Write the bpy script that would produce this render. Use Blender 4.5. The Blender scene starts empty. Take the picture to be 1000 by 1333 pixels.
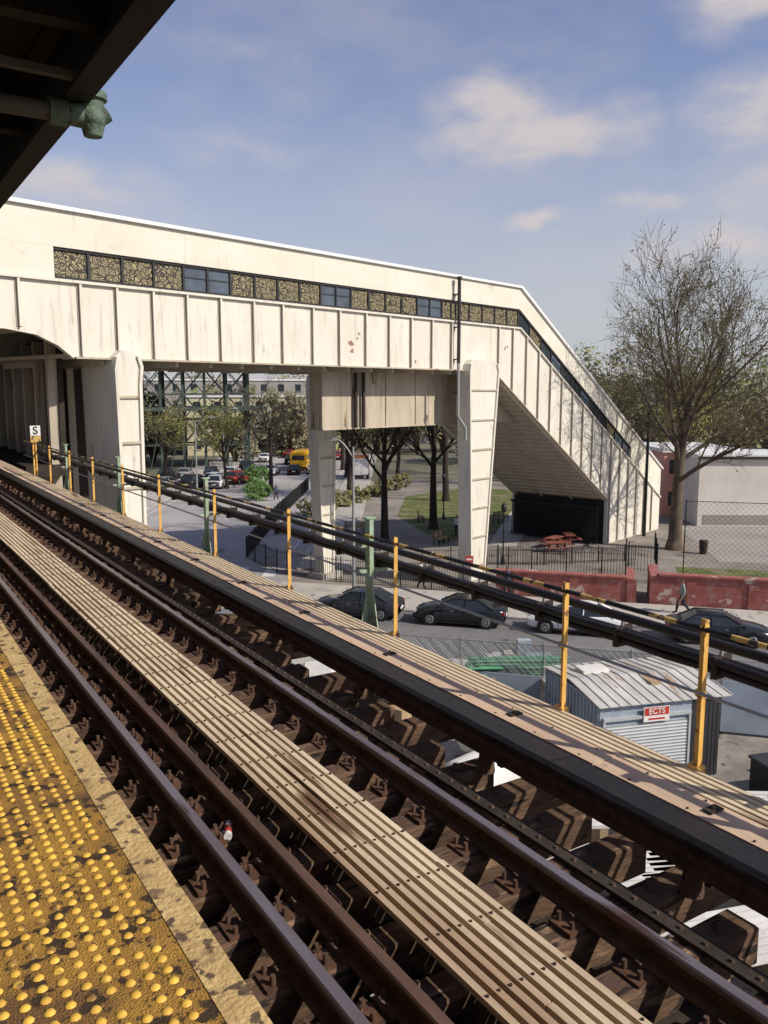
import bpy, math, random
from mathutils import Vector, Matrix
RN = random.Random(7)
rad = math.radians
COL = bpy.context.scene.collection

# ------------------------------------------------------------------ materials
def mat(name, c1, c2=None, scale=4.0, rough=0.8, metal=0.0, bump=0.0, spots=None, stretch=(1,1,1), spec=0.3, fine=None, streak=None):
    m = bpy.data.materials.new(name); m.use_nodes = True
    nt = m.node_tree; N = nt.nodes; L = nt.links
    b = N['Principled BSDF']
    b.inputs['Roughness'].default_value = rough
    b.inputs['Metallic'].default_value = metal
    b.inputs['Specular IOR Level'].default_value = spec
    if c2 is None: c2 = tuple(x*0.72 for x in c1)
    tc = N.new('ShaderNodeTexCoord'); mp = N.new('ShaderNodeMapping')
    mp.inputs['Scale'].default_value = stretch
    L.new(tc.outputs['Object'], mp.inputs['Vector'])
    n = N.new('ShaderNodeTexNoise'); n.inputs['Scale'].default_value = scale; n.inputs['Detail'].default_value = 6
    n.inputs['Roughness'].default_value = 0.65
    L.new(mp.outputs['Vector'], n.inputs['Vector'])
    r = N.new('ShaderNodeValToRGB')
    r.color_ramp.elements[0].position = 0.33; r.color_ramp.elements[0].color = (*c2, 1)
    r.color_ramp.elements[1].position = 0.66; r.color_ramp.elements[1].color = (*c1, 1)
    L.new(n.outputs['Fac'], r.inputs['Fac'])
    out = r.outputs['Color']
    for k,sp in enumerate((spots or [])+([streak] if streak else [])):
        col, sc, th, wd = sp[:4]
        src = mp.outputs['Vector']
        if streak and k == len(spots or []):
            m2 = N.new('ShaderNodeMapping'); m2.inputs['Scale'].default_value = sp[4]; L.new(tc.outputs['Object'], m2.inputs['Vector']); src = m2.outputs['Vector']
        n2 = N.new('ShaderNodeTexNoise'); n2.inputs['Scale'].default_value = sc; n2.inputs['Detail'].default_value = 5
        L.new(src, n2.inputs['Vector'])
        r2 = N.new('ShaderNodeValToRGB')
        r2.color_ramp.elements[0].position = th; r2.color_ramp.elements[0].color = (0,0,0,1)
        r2.color_ramp.elements[1].position = min(1, th+wd); r2.color_ramp.elements[1].color = (1,1,1,1)
        L.new(n2.outputs['Fac'], r2.inputs['Fac'])
        mx = N.new('ShaderNodeMixRGB'); mx.inputs['Color2'].default_value = (*col, 1)
        L.new(r2.outputs['Color'], mx.inputs['Fac']); L.new(out, mx.inputs['Color1'])
        out = mx.outputs['Color']
    L.new(out, b.inputs['Base Color'])
    if bump:
        bn = N.new('ShaderNodeTexNoise'); bn.inputs['Scale'].default_value = fine or scale*6; bn.inputs['Detail'].default_value = 4
        L.new(mp.outputs['Vector'], bn.inputs['Vector'])
        bp = N.new('ShaderNodeBump'); bp.inputs['Strength'].default_value = bump; bp.inputs['Distance'].default_value = 0.02
        L.new(bn.outputs['Fac'], bp.inputs['Height']); L.new(bp.outputs['Normal'], b.inputs['Normal'])
    return m

cream   = mat('cream_paint', (0.71,0.68,0.60), (0.63,0.595,0.51), 0.9, 0.6, spots=[((0.50,0.46,0.38),3.0,0.61,0.14),((0.30,0.22,0.16),2.6,0.76,0.02)], stretch=(1,1,0.35), bump=0.1, streak=((0.45,0.40,0.33),1.0,0.57,0.24,(4.5,4.5,0.35)))
cream2  = mat('cream_plaster', (0.72,0.69,0.60), (0.63,0.60,0.50), 0.5, 0.85, spots=[((0.50,0.46,0.39),1.6,0.62,0.14)], stretch=(0.5,1,1), bump=0.2, streak=((0.50,0.46,0.39),1.0,0.59,0.2,(3.5,3.5,0.4)))
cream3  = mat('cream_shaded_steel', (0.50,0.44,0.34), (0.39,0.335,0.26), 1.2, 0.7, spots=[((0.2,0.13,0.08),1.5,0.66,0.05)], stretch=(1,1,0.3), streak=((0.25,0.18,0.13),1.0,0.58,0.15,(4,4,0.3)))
seamm   = mat('panel_seam_shade', (0.47,0.42,0.34), (0.36,0.31,0.24), 2.0, 0.8, stretch=(1,1,0.4))  # soft shade around the cream stiffeners, put into a darker colour
rustm   = mat('peeled_rust', (0.38,0.23,0.17), (0.24,0.14,0.11), 6, 0.9)
white_m = mat('white_coping', (0.8,0.8,0.79), (0.7,0.7,0.69), 2, 0.4)
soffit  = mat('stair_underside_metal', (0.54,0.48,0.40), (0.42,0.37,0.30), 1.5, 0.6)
blackm  = mat('black_paint', (0.02,0.02,0.021), (0.012,0.012,0.012), 6, 0.5)
darkst  = mat('dark_steel', (0.05,0.038,0.03), (0.025,0.018,0.014), 5, 0.75, bump=0.3)
canopym = mat('canopy_dark', (0.018,0.014,0.012), (0.010,0.008,0.007), 5, 0.7)
greenst = mat('weathered_green_steel', (0.085,0.11,0.095), (0.045,0.06,0.05), 0.8, 0.7)
palegrn = mat('pale_green_paint', (0.36,0.46,0.33), (0.24,0.33,0.22), 6, 0.6, spots=[((0.30,0.20,0.12),11,0.60,0.06)], bump=0.2)
pipegrn = mat('pipe_green_copper', (0.15,0.22,0.17), (0.06,0.08,0.06), 9, 0.6, bump=0.4)
rusty   = mat('rusty_rail_web', (0.13,0.062,0.036), (0.055,0.03,0.02), 9, 0.85, bump=0.4)
railtop = mat('rail_head_steel', (0.33,0.28,0.29), (0.20,0.15,0.14), 3, 0.36, 0.65, stretch=(1,0.1,1), spots=[((0.13,0.07,0.05),9,0.60,0.08)])
railold = mat('guard_rail_steel', (0.14,0.08,0.055), (0.07,0.042,0.03), 5, 0.6, 0.2, stretch=(1,0.2,1))
tiem    = mat('tie_timber', (0.17,0.10,0.062), (0.055,0.034,0.023), 7, 0.9, bump=0.7, stretch=(0.25,1,1), spots=[((0.31,0.20,0.13),10,0.60,0.1),((0.025,0.017,0.013),14,0.58,0.05),((0.07,0.04,0.028),0.9,0.5,0.15)])
slatm   = mat('walk_slat', (0.72,0.60,0.43), (0.52,0.41,0.28), 6, 0.65, bump=0.3, stretch=(1,0.12,1), spots=[((0.16,0.09,0.05),5,0.63,0.08),((0.36,0.25,0.16),1.4,0.56,0.15)])
tanm    = mat('tan_board', (0.60,0.44,0.31), (0.46,0.33,0.24), 4, 0.85, bump=0.3, stretch=(1,0.3,1), spots=[((0.16,0.10,0.06),9,0.66,0.05),((0.34,0.25,0.19),1.0,0.53,0.12)])
coverm  = mat('third_rail_cover', (0.022,0.018,0.018), (0.012,0.010,0.010), 6, 0.5, bump=0.2, stretch=(1,0.3,1))
yelp    = mat('yellow_post_paint', (0.78,0.46,0.12), (0.62,0.35,0.08), 7, 0.6, spots=[((0.25,0.13,0.06),14,0.61,0.05)])
yelb    = mat('yellow_band_paint', (0.66,0.44,0.14), (0.42,0.27,0.08), 12, 0.6, spots=[((0.05,0.04,0.03),9,0.53,0.05)])
galv    = mat('galvanised', (0.42,0.42,0.41), (0.30,0.30,0.29), 8, 0.45, 0.4)
tactile = mat('tactile_yellow', (0.50,0.28,0.05), (0.32,0.17,0.04), 5, 0.75, bump=0.8, fine=140, spots=[((0.19,0.10,0.038),2.6,0.48,0.16),((0.06,0.036,0.02),11,0.555,0.04),((0.10,0.06,0.03),30,0.60,0.05)])
domem   = mat('tactile_dome_yellow', (0.80,0.51,0.08), (0.55,0.31,0.055), 9, 0.5, spots=[((0.16,0.09,0.035),8,0.58,0.06)])
edgem   = mat('platform_edge_board', (0.60,0.43,0.19), (0.42,0.28,0.12), 9, 0.85, bump=0.5, spots=[((0.12,0.08,0.05),16,0.57,0.05),((0.24,0.15,0.08),5,0.58,0.1)])
asph    = mat('asphalt', (0.20,0.195,0.195), (0.13,0.128,0.128), 0.35, 0.9, spots=[((0.085,0.083,0.082),0.9,0.62,0.06)])
aveasph = mat('avenue_asphalt', (0.40,0.375,0.37), (0.28,0.265,0.26), 0.12, 0.9, spots=[((0.20,0.19,0.18),0.3,0.60,0.06)])
pave    = mat('pavement_concrete', (0.47,0.44,0.40), (0.36,0.34,0.31), 0.5, 0.9, spots=[((0.24,0.23,0.21),1.6,0.62,0.05)])
plaza   = mat('plaza_paving', (0.30,0.265,0.23), (0.17,0.15,0.13), 0.25, 0.9, spots=[((0.12,0.105,0.085),0.6,0.6,0.08)])
court   = mat('court_asphalt', (0.36,0.33,0.305), (0.27,0.25,0.23), 0.2, 0.9)
yardm   = mat('yard_dirt_concrete', (0.34,0.31,0.27), (0.13,0.115,0.10), 0.5, 0.95, spots=[((0.08,0.07,0.06),1.3,0.58,0.06)])
groundm = mat('ground_earth', (0.19,0.175,0.13), (0.11,0.11,0.07), 0.06, 0.95)
grassm  = mat('grass', (0.15,0.17,0.05), (0.065,0.08,0.025), 0.8, 0.95, bump=0.4, spots=[((0.20,0.17,0.10),0.5,0.54,0.08)])
linem   = mat('road_paint', (0.7,0.7,0.68), (0.45,0.45,0.44), 3, 0.8)
kerbm   = mat('kerb', (0.4,0.39,0.37), None, 2, 0.9)
redwall = mat('red_brick_wall', (0.36,0.125,0.105), (0.24,0.075,0.065), 1.5, 0.9, spots=[((0.50,0.38,0.34),1.1,0.60,0.03),((0.30,0.16,0.14),3.0,0.55,0.08)])
pinkw   = mat('pink_brick', (0.66,0.34,0.28), (0.56,0.28,0.23), 1, 0.9)
whitew  = mat('white_wall', (0.70,0.66,0.61), (0.58,0.54,0.49), 0.4, 0.9)
yelbld  = mat('yellow_building_wall', (0.66,0.60,0.42), (0.55,0.5,0.35), 0.2, 0.9)
greyb   = mat('grey_building_wall', (0.38,0.37,0.35), (0.3,0.29,0.28), 0.1, 0.9)
glassd  = mat('dark_glass', (0.035,0.045,0.055), (0.02,0.025,0.03), 2, 0.12, spec=0.6)
glassb  = mat('window_glass', (0.10,0.13,0.17), (0.05,0.065,0.085), 0.8, 0.15, spec=0.6)
framem  = mat('window_frame_dark', (0.045,0.043,0.045), None, 3, 0.5)
strutm  = mat('grey_strut', (0.10,0.095,0.09), None, 3, 0.6)
bark    = mat('bark', (0.15,0.115,0.085), (0.075,0.057,0.042), 3, 0.95, stretch=(1,1,0.3))
barkd   = mat('bark_dark', (0.055,0.042,0.032), (0.028,0.021,0.017), 3, 0.95, stretch=(1,1,0.3))
twigm   = mat('twig_bark', (0.17,0.13,0.09), (0.10,0.075,0.05), 3, 0.95)
budm    = mat('spring_leaf', (0.32,0.34,0.09), (0.18,0.19,0.05), 1.2, 0.8)
budm2   = mat('spring_leaf_brown', (0.20,0.18,0.075), (0.10,0.095,0.04), 0.3, 0.8)
hazem   = mat('distant_foliage', (0.27,0.24,0.155), (0.15,0.14,0.085), 0.10, 0.9, spots=[((0.22,0.26,0.10),0.12,0.50,0.1)])
farm    = mat('far_hill', (0.24,0.25,0.24), (0.19,0.20,0.19), 0.02, 1.0)
bushm   = mat('bush_leaf', (0.11,0.20,0.045), (0.05,0.10,0.025), 3, 0.8)
tirem   = mat('tyre', (0.02,0.02,0.02), None, 8, 0.9)
rimm    = mat('wheel_rim', (0.45,0.45,0.46), None, 8, 0.35, 0.7)
redl    = mat('tail_light', (0.35,0.02,0.02), None, 8, 0.3)
whl     = mat('head_light', (0.7,0.7,0.7), None, 8, 0.15)
shedm   = mat('shed_corrugated', (0.33,0.38,0.45), (0.24,0.28,0.34), 1.5, 0.6, spots=[((0.25,0.16,0.10),2.5,0.66,0.05)])
roofm   = mat('shed_roof_metal', (0.62,0.60,0.56), (0.38,0.37,0.35), 0.9, 0.6, spots=[((0.36,0.27,0.20),1.6,0.58,0.08)], stretch=(2,.5,1))
shutm   = mat('shutter_grey', (0.46,0.48,0.50), (0.36,0.38,0.40), 1.5, 0.55)
tarp    = mat('white_tarp', (0.74,0.72,0.68), (0.55,0.53,0.50), 1.2, 0.7, bump=0.4)
grpole  = mat('green_tube', (0.12,0.38,0.20), (0.07,0.25,0.13), 4, 0.5)
wood    = mat('lumber', (0.45,0.33,0.20), (0.30,0.21,0.13), 3, 0.9)
redp    = mat('red_paint', (0.50,0.05,0.04), (0.38,0.04,0.03), 4, 0.6)
tablem  = mat('faded_red_paint', (0.30,0.10,0.07), (0.20,0.07,0.05), 4, 0.8)
orangep = mat('orange_paint', (0.75,0.20,0.03), None, 4, 0.6)
busyel  = mat('school_bus_yellow', (0.80,0.43,0.02), (0.72,0.38,0.02), 3, 0.45)
skin    = mat('skin', (0.35,0.20,0.13), (0.30,0.17,0.11), 4, 0.6)
signw   = mat('sign_white', (0.78,0.78,0.76), None, 4, 0.5)
screenm = mat('fence_screen', (0.38,0.43,0.49), (0.28,0.32,0.37), 1.0, 0.8)
meshm = bpy.data.materials.new('fence_fabric'); meshm.use_nodes=True
nt=meshm.node_tree; N=nt.nodes; L=nt.links
tr=N.new('ShaderNodeBsdfTransparent'); ms=N.new('ShaderNodeMixShader'); ms.inputs['Fac'].default_value=0.36
N['Principled BSDF'].inputs['Base Color'].default_value=(.46,.48,.51,1); N['Principled BSDF'].inputs['Roughness'].default_value=.7
L.new(tr.outputs[0],ms.inputs[1]); L.new(N['Principled BSDF'].outputs[0],ms.inputs[2]); L.new(ms.outputs[0],N['Material Output'].inputs['Surface'])

patt = bpy.data.materials.new('patterned_grille'); patt.use_nodes = True
nt = patt.node_tree; N = nt.nodes; L = nt.links; bs = N['Principled BSDF']; bs.inputs['Roughness'].default_value = 0.6
tc = N.new('ShaderNodeTexCoord'); vo = N.new('ShaderNodeTexVoronoi'); vo.feature = 'DISTANCE_TO_EDGE'; vo.inputs['Scale'].default_value = 4.2
wv = N.new('ShaderNodeTexVoronoi'); wv.feature = 'F1'; wv.inputs['Scale'].default_value = 2.6
mt = N.new('ShaderNodeMath'); mt.operation = 'SINE'; mm = N.new('ShaderNodeMath'); mm.operation = 'MULTIPLY'; mm.inputs[1].default_value = 34
L.new(tc.outputs['Object'], vo.inputs['Vector']); L.new(tc.outputs['Object'], wv.inputs['Vector'])
L.new(wv.outputs['Distance'], mm.inputs[0]); L.new(mm.outputs[0], mt.inputs[0])
g1 = N.new('ShaderNodeMath'); g1.operation = 'GREATER_THAN'; g1.inputs[1].default_value = 0.07; L.new(vo.outputs['Distance'], g1.inputs[0])
g2 = N.new('ShaderNodeMath'); g2.operation = 'GREATER_THAN'; g2.inputs[1].default_value = -0.15; L.new(mt.outputs[0], g2.inputs[0])
g3 = N.new('ShaderNodeMath'); g3.operation = 'MULTIPLY'; L.new(g1.outputs[0], g3.inputs[0]); L.new(g2.outputs[0], g3.inputs[1])
mx = N.new('ShaderNodeMixRGB'); mx.inputs['Color1'].default_value = (0.03,0.024,0.018,1); mx.inputs['Color2'].default_value = (0.32,0.27,0.14,1)
L.new(g3.outputs[0], mx.inputs['Fac']); L.new(mx.outputs['Color'], bs.inputs['Base Color'])

# ------------------------------------------------------------------ mesh builder
class MB:
    def __init__(s): s.v=[]; s.f=[]; s.m=[]; s.sm=[]; s.mats=[]
    def mi(s, m):
        if m not in s.mats: s.mats.append(m)
        return s.mats.index(m)
    def add(s, vs, fs, m, smooth=False, M=None):
        o = len(s.v); k = s.mi(m)
        if M is not None: vs = [tuple(M @ Vector(q)) for q in vs]
        s.v.extend(vs)
        for f in fs: s.f.append(tuple(o+i for i in f)); s.m.append(k); s.sm.append(smooth)
    def box(s, x0,x1,y0,y1,z0,z1, m, M=None):
        s.add([(x0,y0,z0),(x1,y0,z0),(x1,y1,z0),(x0,y1,z0),(x0,y0,z1),(x1,y0,z1),(x1,y1,z1),(x0,y1,z1)],
              [(0,3,2,1),(4,5,6,7),(0,1,5,4),(1,2,6,5),(2,3,7,6),(3,0,4,7)], m, M=M)
    def cyl(s, p0, p1, r0, r1, n, m, caps=True, smooth=True, M=None):
        p0=Vector(p0); p1=Vector(p1); d=(p1-p0)
        if d.length < 1e-6: return
        d.normalize(); a = d.orthogonal().normalized(); b = d.cross(a)
        vs=[]
        for p,r in ((p0,r0),(p1,r1)):
            for i in range(n):
                t=2*math.pi*i/n; vs.append(tuple(p + (a*math.cos(t)+b*math.sin(t))*r))
        fs=[(i,(i+1)%n,n+(i+1)%n,n+i) for i in range(n)]
        s.add(vs, fs, m, smooth, M)
        if caps:
            s.add(vs[:n], [tuple(reversed(range(n)))], m, False, M); s.add(vs[n:], [tuple(range(n))], m, False, M)
    def prism(s, poly, ax, a, b, m, M=None, smooth=False):
        def P(u,w,t):
            return {'y':(u,t,w),'x':(t,u,w),'z':(u,w,t)}[ax]
        n=len(poly)
        vs=[P(u,w,a) for u,w in poly]+[P(u,w,b) for u,w in poly]
        s.add(vs, [tuple(range(n)), tuple(reversed(range(n,2*n)))]+[(i,n+i,n+(i+1)%n,(i+1)%n) for i in range(n)], m, smooth, M)
    def sphere(s, c, r, m, nu=10, nv=7, sc=(1,1,1), M=None):
        vs=[];fs=[]
        for j in range(nv+1):
            ph=math.pi*j/nv
            for i in range(nu):
                t=2*math.pi*i/nu
                vs.append((c[0]+r*sc[0]*math.sin(ph)*math.cos(t),c[1]+r*sc[1]*math.sin(ph)*math.sin(t),c[2]+r*sc[2]*math.cos(ph)))
        for j in range(nv):
            for i in range(nu): fs.append((j*nu+i,(j+1)*nu+i,(j+1)*nu+(i+1)%nu,j*nu+(i+1)%nu))
        s.add(vs,fs,m,True,M)
    def mesh(s, name):
        me=bpy.data.meshes.new(name); me.from_pydata(s.v,[],s.f)
        for m in s.mats: me.materials.append(m)
        me.polygons.foreach_set('material_index', s.m); me.polygons.foreach_set('use_smooth', s.sm); me.update()
        return me
    def obj(s, name, parent=None, loc=(0,0,0), rz=0):
        return place(s.mesh(name), name, loc, rz, parent)
def place(me, name, loc=(0,0,0), rz=0, parent=None, sc=1):
    o=bpy.data.objects.new(name, me); o.location=loc; o.rotation_euler=(0,0,rz); o.scale=(sc,sc,sc); COL.objects.link(o)
    if parent: o.parent=parent
    return o
def empty(name, loc=(0,0,0), rz=0):
    return place(None, name, loc, rz)
def text(name, body, size, loc, rot, m, parent=None, extrude=0.004):
    c=bpy.data.curves.new(name,'FONT'); c.body=body; c.size=size; c.extrude=extrude; c.align_x='CENTER'; c.align_y='CENTER'; c.offset=size*0.012
    c.materials.append(m)
    o=bpy.data.objects.new(name,c); o.location=loc; o.rotation_euler=rot; COL.objects.link(o)
    if parent: o.parent=parent
    return o

GZ=-10.0
S=Vector((0.68,-0.733,0)).normalized(); SN=Vector((-S.y,S.x,0)); 
MS=Matrix(((S.x,SN.x,0,0),(S.y,SN.y,0,0),(0,0,1,GZ),(0,0,0,1)))
def SP(q,n,z=0): return MS @ Vector((q,n,z))
SANG=math.atan2(S.y,S.x)

# ------------------------------------------------------------------ ground
b=MB(); b.add([(-3000,-3000,GZ),(3000,-3000,GZ),(3000,3000,GZ),(-3000,3000,GZ)],[(0,1,2,3)],groundm); b.obj('ground')
def sheet(name, pts, z, m, M=None):
    b=MB(); b.add([(x,y,z) for x,y in pts],[tuple(range(len(pts)))],m,M=M); return b.obj(name)
sheet('plaza', [(-40,47),(60,47),(60,110),(-40,110)],0.004,plaza,MS)
sheet('yard', [(-40,-5),(60,-5),(60,30),(-40,30)],0.004,yardm,MS)
sheet('road', [(-160,30.3),(120,30.3),(120,42.6),(-160,42.6)],0.010,asph,MS)
D=Vector((0.54,0.84,0)).normalized(); DN=Vector((D.y,-D.x,0))
M2=Matrix(((D.x,DN.x,0,23),(D.y,DN.y,0,64),(0,0,1,GZ),(0,0,0,1)))
sheet('avenue', [(-26,-9),(260,-9),(260,9),(-26,9)],0.016,aveasph,M2)
b=MB()
for i in range(0,40):
    b.box(-10+i*5,-8+i*5,-0.07,0.07,0.020,0.022,linem,M2)
for k in (-8.0,8.0): b.box(-10,200,k-0.06,k+0.06,0.020,0.022,linem,M2)
for i in range(8): b.box(-14,-11,-7+i*2,-6.2+i*2,0.020,0.022,linem,M2)
b.obj('road_markings')
b=MB()
for i in range(0,30): b.box(-60+i*5,-57.8+i*5,36.3,36.45,0.014,0.016,linem,MS)
b.obj('road_centre_line')
b=MB(); b.box(-19,60,42.6,47.2,0.0,0.13,pave,MS); b.box(-19,60,42.45,42.6,0.0,0.14,kerbm,MS)
for i in range(50): b.box(-19+i*1.55,-19+i*1.55+0.02,42.62,47.18,0.131,0.133,kerbm,MS)
b.obj('sidewalk')
b=MB(); b.box(-12,240,9.0,12.5,0.0,0.13,pave,M2); b.box(-2,240,-15,-9.0,0,0.13,pave,M2); b.obj('avenue_sidewalk')
sheet('lawn',[(38,52),(46,53.5),(58,61),(68,72),(64,82),(52,78),(43,66)],GZ+0.012,grassm)
sheet('park_paving',[(33,49),(37,51),(38,60),(35,66),(30,58)],GZ+0.012,plaza)
sheet('basketball_court',[(50,36),(62,25),(85,40),(75,52),(60,47.5)],GZ+0.012,court)
sheet('lawn_strip',[(44,34.5),(58,20),(60,22),(46,36.5)],GZ+0.020,grassm)
sheet('park_path',[(40,49),(42,48),(56,60),(75,78),(73,80),(54,62.5)],GZ+0.020,pave)

# ------------------------------------------------------------------ platform
b=MB()
b.box(-6,0.70,-4,60,-0.28,0.0,tactile); b.box(0.701,0.80,-4,60,-0.30,0.003,edgem)
b.box(-6,0.6,-4,60,-0.9,-0.285,darkst)
b.obj('platform')
b=MB(); x=-0.35
while x<0.675:
    y=0.9
    while y<10:
        vs=[];
        for r,z in ((0.0155,0.0005),(0.0095,0.0075)):
            for i in range(8):
                t=math.pi*i/4; vs.append((x+r*math.cos(t),y+r*math.sin(t),z))
        if RN.random()>.02: b.add(vs,[(i,(i+1)%8,8+(i+1)%8,8+i) for i in range(8)]+[tuple(range(8,16))],domem,True)
        y+=0.052
    x+=0.052
b.obj('tactile_domes')

# ------------------------------------------------------------------ track
YA,YB=-2,60
def rail(name,x,zt,head,w=1.0):
    b=MB(); z0=zt-0.15
    b.prism([(x-.07,z0),(x+.07,z0),(x+.07,z0+.014),(x+.012,z0+.035),(x+.010,z0+.112),(x-.010,z0+.112),(x-.012,z0+.035),(x-.07,z0+.014)],'y',YA,YB,rusty)
    b.prism([(x-.036,z0+.112),(x+.036,z0+.112),(x+.037,z0+.140),(x+.028,z0+.150),(x-.028,z0+.150),(x-.037,z0+.140)],'y',YA,YB,head)
    b.obj(name)
rail('running_rail',1.68,-1.10,railtop); rail('running_rail',3.22,-1.10,railtop)
rail('guard_rail',2.00,-1.12,railold)
b=MB(); y=0.2; i=0
clips=MB()
while y<48:
    w=0.2+RN.uniform(-.015,.015); dz=RN.uniform(-.010,.008)
    x1=4.85 if i%3==0 else 4.0+RN.uniform(-.12,.16)
    x0=1.12+RN.uniform(-.08,.03); sk=RN.uniform(-.015,.015)
    vs=[(x0,y-w/2-sk,-1.49+dz),(x1,y-w/2+sk,-1.49+dz),(x1,y+w/2+sk,-1.49+dz),(x0,y+w/2-sk,-1.49+dz)]
    vs+=[(x0,y-w/2-sk,-1.285+dz),(x1,y-w/2+sk,-1.285+dz),(x1,y+w/2+sk,-1.285+dz),(x0,y+w/2-sk,-1.285+dz)]
    vs+=[(x0+.01,y-w/2-sk+.014,-1.272+dz),(x1-.01,y-w/2+sk+.014,-1.272+dz),(x1-.01,y+w/2+sk-.014,-1.272+dz),(x0+.01,y+w/2-sk-.014,-1.272+dz)]
    b.add(vs,[(0,3,2,1),(0,1,5,4),(1,2,6,5),(2,3,7,6),(3,0,4,7),(4,5,9,8),(5,6,10,9),(6,7,11,10),(7,4,8,11),(8,9,10,11)],tiem)
    for rx in (1.68,3.22,2.0):
        pw=0.19 if rx!=2.0 else 0.1
        clips.box(rx-pw,rx+pw,y-0.085,y+0.085,-1.274,-1.252,rusty)
        if y<16:
            for sx in (-1,1):
                for sy in (-0.05,0.05):
                    if rx!=2.0 or sy>0: clips.cyl((rx+sx*(pw-.045),y+sy,-1.255),(rx+sx*(pw-.045),y+sy,-1.205+RN.uniform(-.01,.01)),0.017,0.014,6,railold)
                p=Vector((rx+sx*0.075,y-0.03,-1.235))
                for t in range(1,6):
                    a=t/5*math.pi; q=Vector((rx+sx*(0.075+0.035*math.sin(a)),y-0.03*math.cos(a),-1.235+0.03*math.sin(a))); clips.cyl(p,q,.008,.008,5,railold,False); p=q
    if y<14:
        clips.cyl((3.75,y,-1.27),(3.75,y,-1.235),0.03,0.022,8,railold)
        if i%2: clips.box(2.88,2.96,y-0.04,y+0.04,-1.275,-1.24,railold); 
        clips.cyl((2.80,y+.03,-1.27),(2.80,y+.03,-1.245),0.018,0.015,6,railold); clips.cyl((1.30,y-.02,-1.27),(1.30,y-.02,-1.24),0.022,0.018,6,railold)
    y+=0.47+RN.uniform(-.015,.015); i+=1
b.obj('railroad_ties'); clips.obj('rail_fastenings')
b=MB(); n=8; X0,X1=2.20,2.745
for k in range(n):
    xx=X0+(X1-X0)*(k+0.5)/n
    yy=YA+k*0.3
    while yy<YB:
        ln=3.6; o=RN.uniform(-.004,.004); p=RN.uniform(-.003,.003)
        b.box(xx-0.019+p,xx+0.019+p,yy,yy+ln-0.008,-1.130+o,-1.095+o,slatm); yy+=ln
yy=0.3
while yy<40:
    b.box(X0,X1,yy,yy+0.05,-1.26,-1.135,darkst)
    for k in range(n):
        if yy<15: b.cyl((X0+(X1-X0)*(k+0.5)/n,yy+0.025,-1.096),(X0+(X1-X0)*(k+0.5)/n,yy+0.025,-1.085),0.009,0.008,6,darkst)
    yy+=0.47
b.obj('track_walkway_slats')
b=MB(); b.box(3.50,3.60,YA,YB,-1.262,-1.235,darkst)
yy=0
while yy<18: b.cyl((3.55,yy,-1.236),(3.55,yy,-1.222),0.017,0.012,6,railold); yy+=0.157
b.obj('guard_timber_strap')
b=MB()
b.prism([(3.86,-1.12),(3.98,-1.12),(3.98,-1.10),(3.94,-1.07),(3.94,-1.03),(3.96,-1.0),(3.88,-1.0),(3.90,-1.03),(3.90,-1.07),(3.86,-1.10)],'y',YA,YB,rusty)
yy=YA
while yy<YB:
    b.prism([(3.83,-0.93),(4.07,-0.955),(4.085,-0.925),(4.06,-0.895),(3.84,-0.875),(3.81,-0.90)],'y',yy,yy+2.985,coverm)
    yy+=3.0
yy=1.0
while yy<40:
    b.cyl((3.92,yy,-1.27),(3.92,yy,-1.12),0.07,0.055,10,tiem)
    b.prism([(4.05,-1.27),(4.14,-1.27),(4.11,-1.0),(4.09,-0.93),(4.04,-0.95),(4.07,-1.02)],'y',yy-0.03,yy+0.03,darkst)
    yy+=1.88
b.obj('third_rail')
b=MB()
for gx in (1.55,3.28):
    b.box(gx-0.02,gx+0.02,YA,YB,-3.0,-1.5,darkst); b.box(gx-0.16,gx+0.16,YA,YB,-1.53,-1.495,darkst); b.box(gx-0.16,gx+0.16,YA,YB,-3.03,-3.0,darkst)
yy=0
while yy<58:
    b.box(1.57,3.26,yy,yy+0.05,-2.9,-1.6,darkst)
    b.prism([(3.30,-1.54),(4.85,-1.52),(4.85,-1.60),(3.30,-2.3)],'y',yy+1.4,yy+1.43,darkst)
    yy+=3.0
b.box(-6,3.1,YA,31,-3.2,-3.06,darkst)  # dark slab added below the deck so the gaps between ties stay dark
yy=9
while yy<31:
    for gx in (3.28,-3): b.box(gx-.25,gx+.25,yy-.25,yy+.25,GZ,-3.04,darkst)
    yy+=14
b.obj('elevated_track_structure')
b=MB()
yy=YA
while yy<44:
    b.box(4.26,4.50,yy,yy+2.99,-1.05,-1.0+RN.uniform(-.003,.003),tanm); yy+=3.0
for k in range(5):
    xx=4.545+k*0.062
    b.box(xx-0.018,xx+0.018,YA,44,-1.04,-1.004,slatm)
yy=0.1
while yy<44:
    b.box(4.26,4.86,yy,yy+0.06,-1.27,-1.055,darkst); yy+=1.41
yy=1.2
while yy<20:
    b.box(4.34,4.46,yy,yy+0.07,-0.996,-0.985,darkst); b.cyl((4.40,yy+.035,-0.985),(4.40,yy+.035,-0.965),0.022,0.015,8,darkst); yy+=1.88
yy=0.4
while yy<20:
    for xx in (4.29,4.47): b.cyl((xx,yy,-1.0),(xx,yy,-0.992),.009,.007,6,darkst)
    yy+=.47
b.obj('maintenance_walkway')
b=MB()
for y in (-0.5,2.2,3.57,4.90,7.45,10.05,12.75,15.6,18.1,20.7,23.2,25.8,28.3):
    b.box(4.835,4.845,y-0.030,y+0.030,-1.2,0.065,yelp); b.box(4.80,4.836,y-0.030,y-0.022,-1.2,0.065,yelp)
    b.box(4.79,4.86,y-0.05,y+0.05,-1.2,-0.98,yelp)
    b.cyl((4.795,y,0.02),(4.85,y,0.02),0.012,0.012,6,yelp); b.cyl((4.795,y,-0.45),(4.85,y,-0.45),0.03,0.03,8,yelp)
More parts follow.
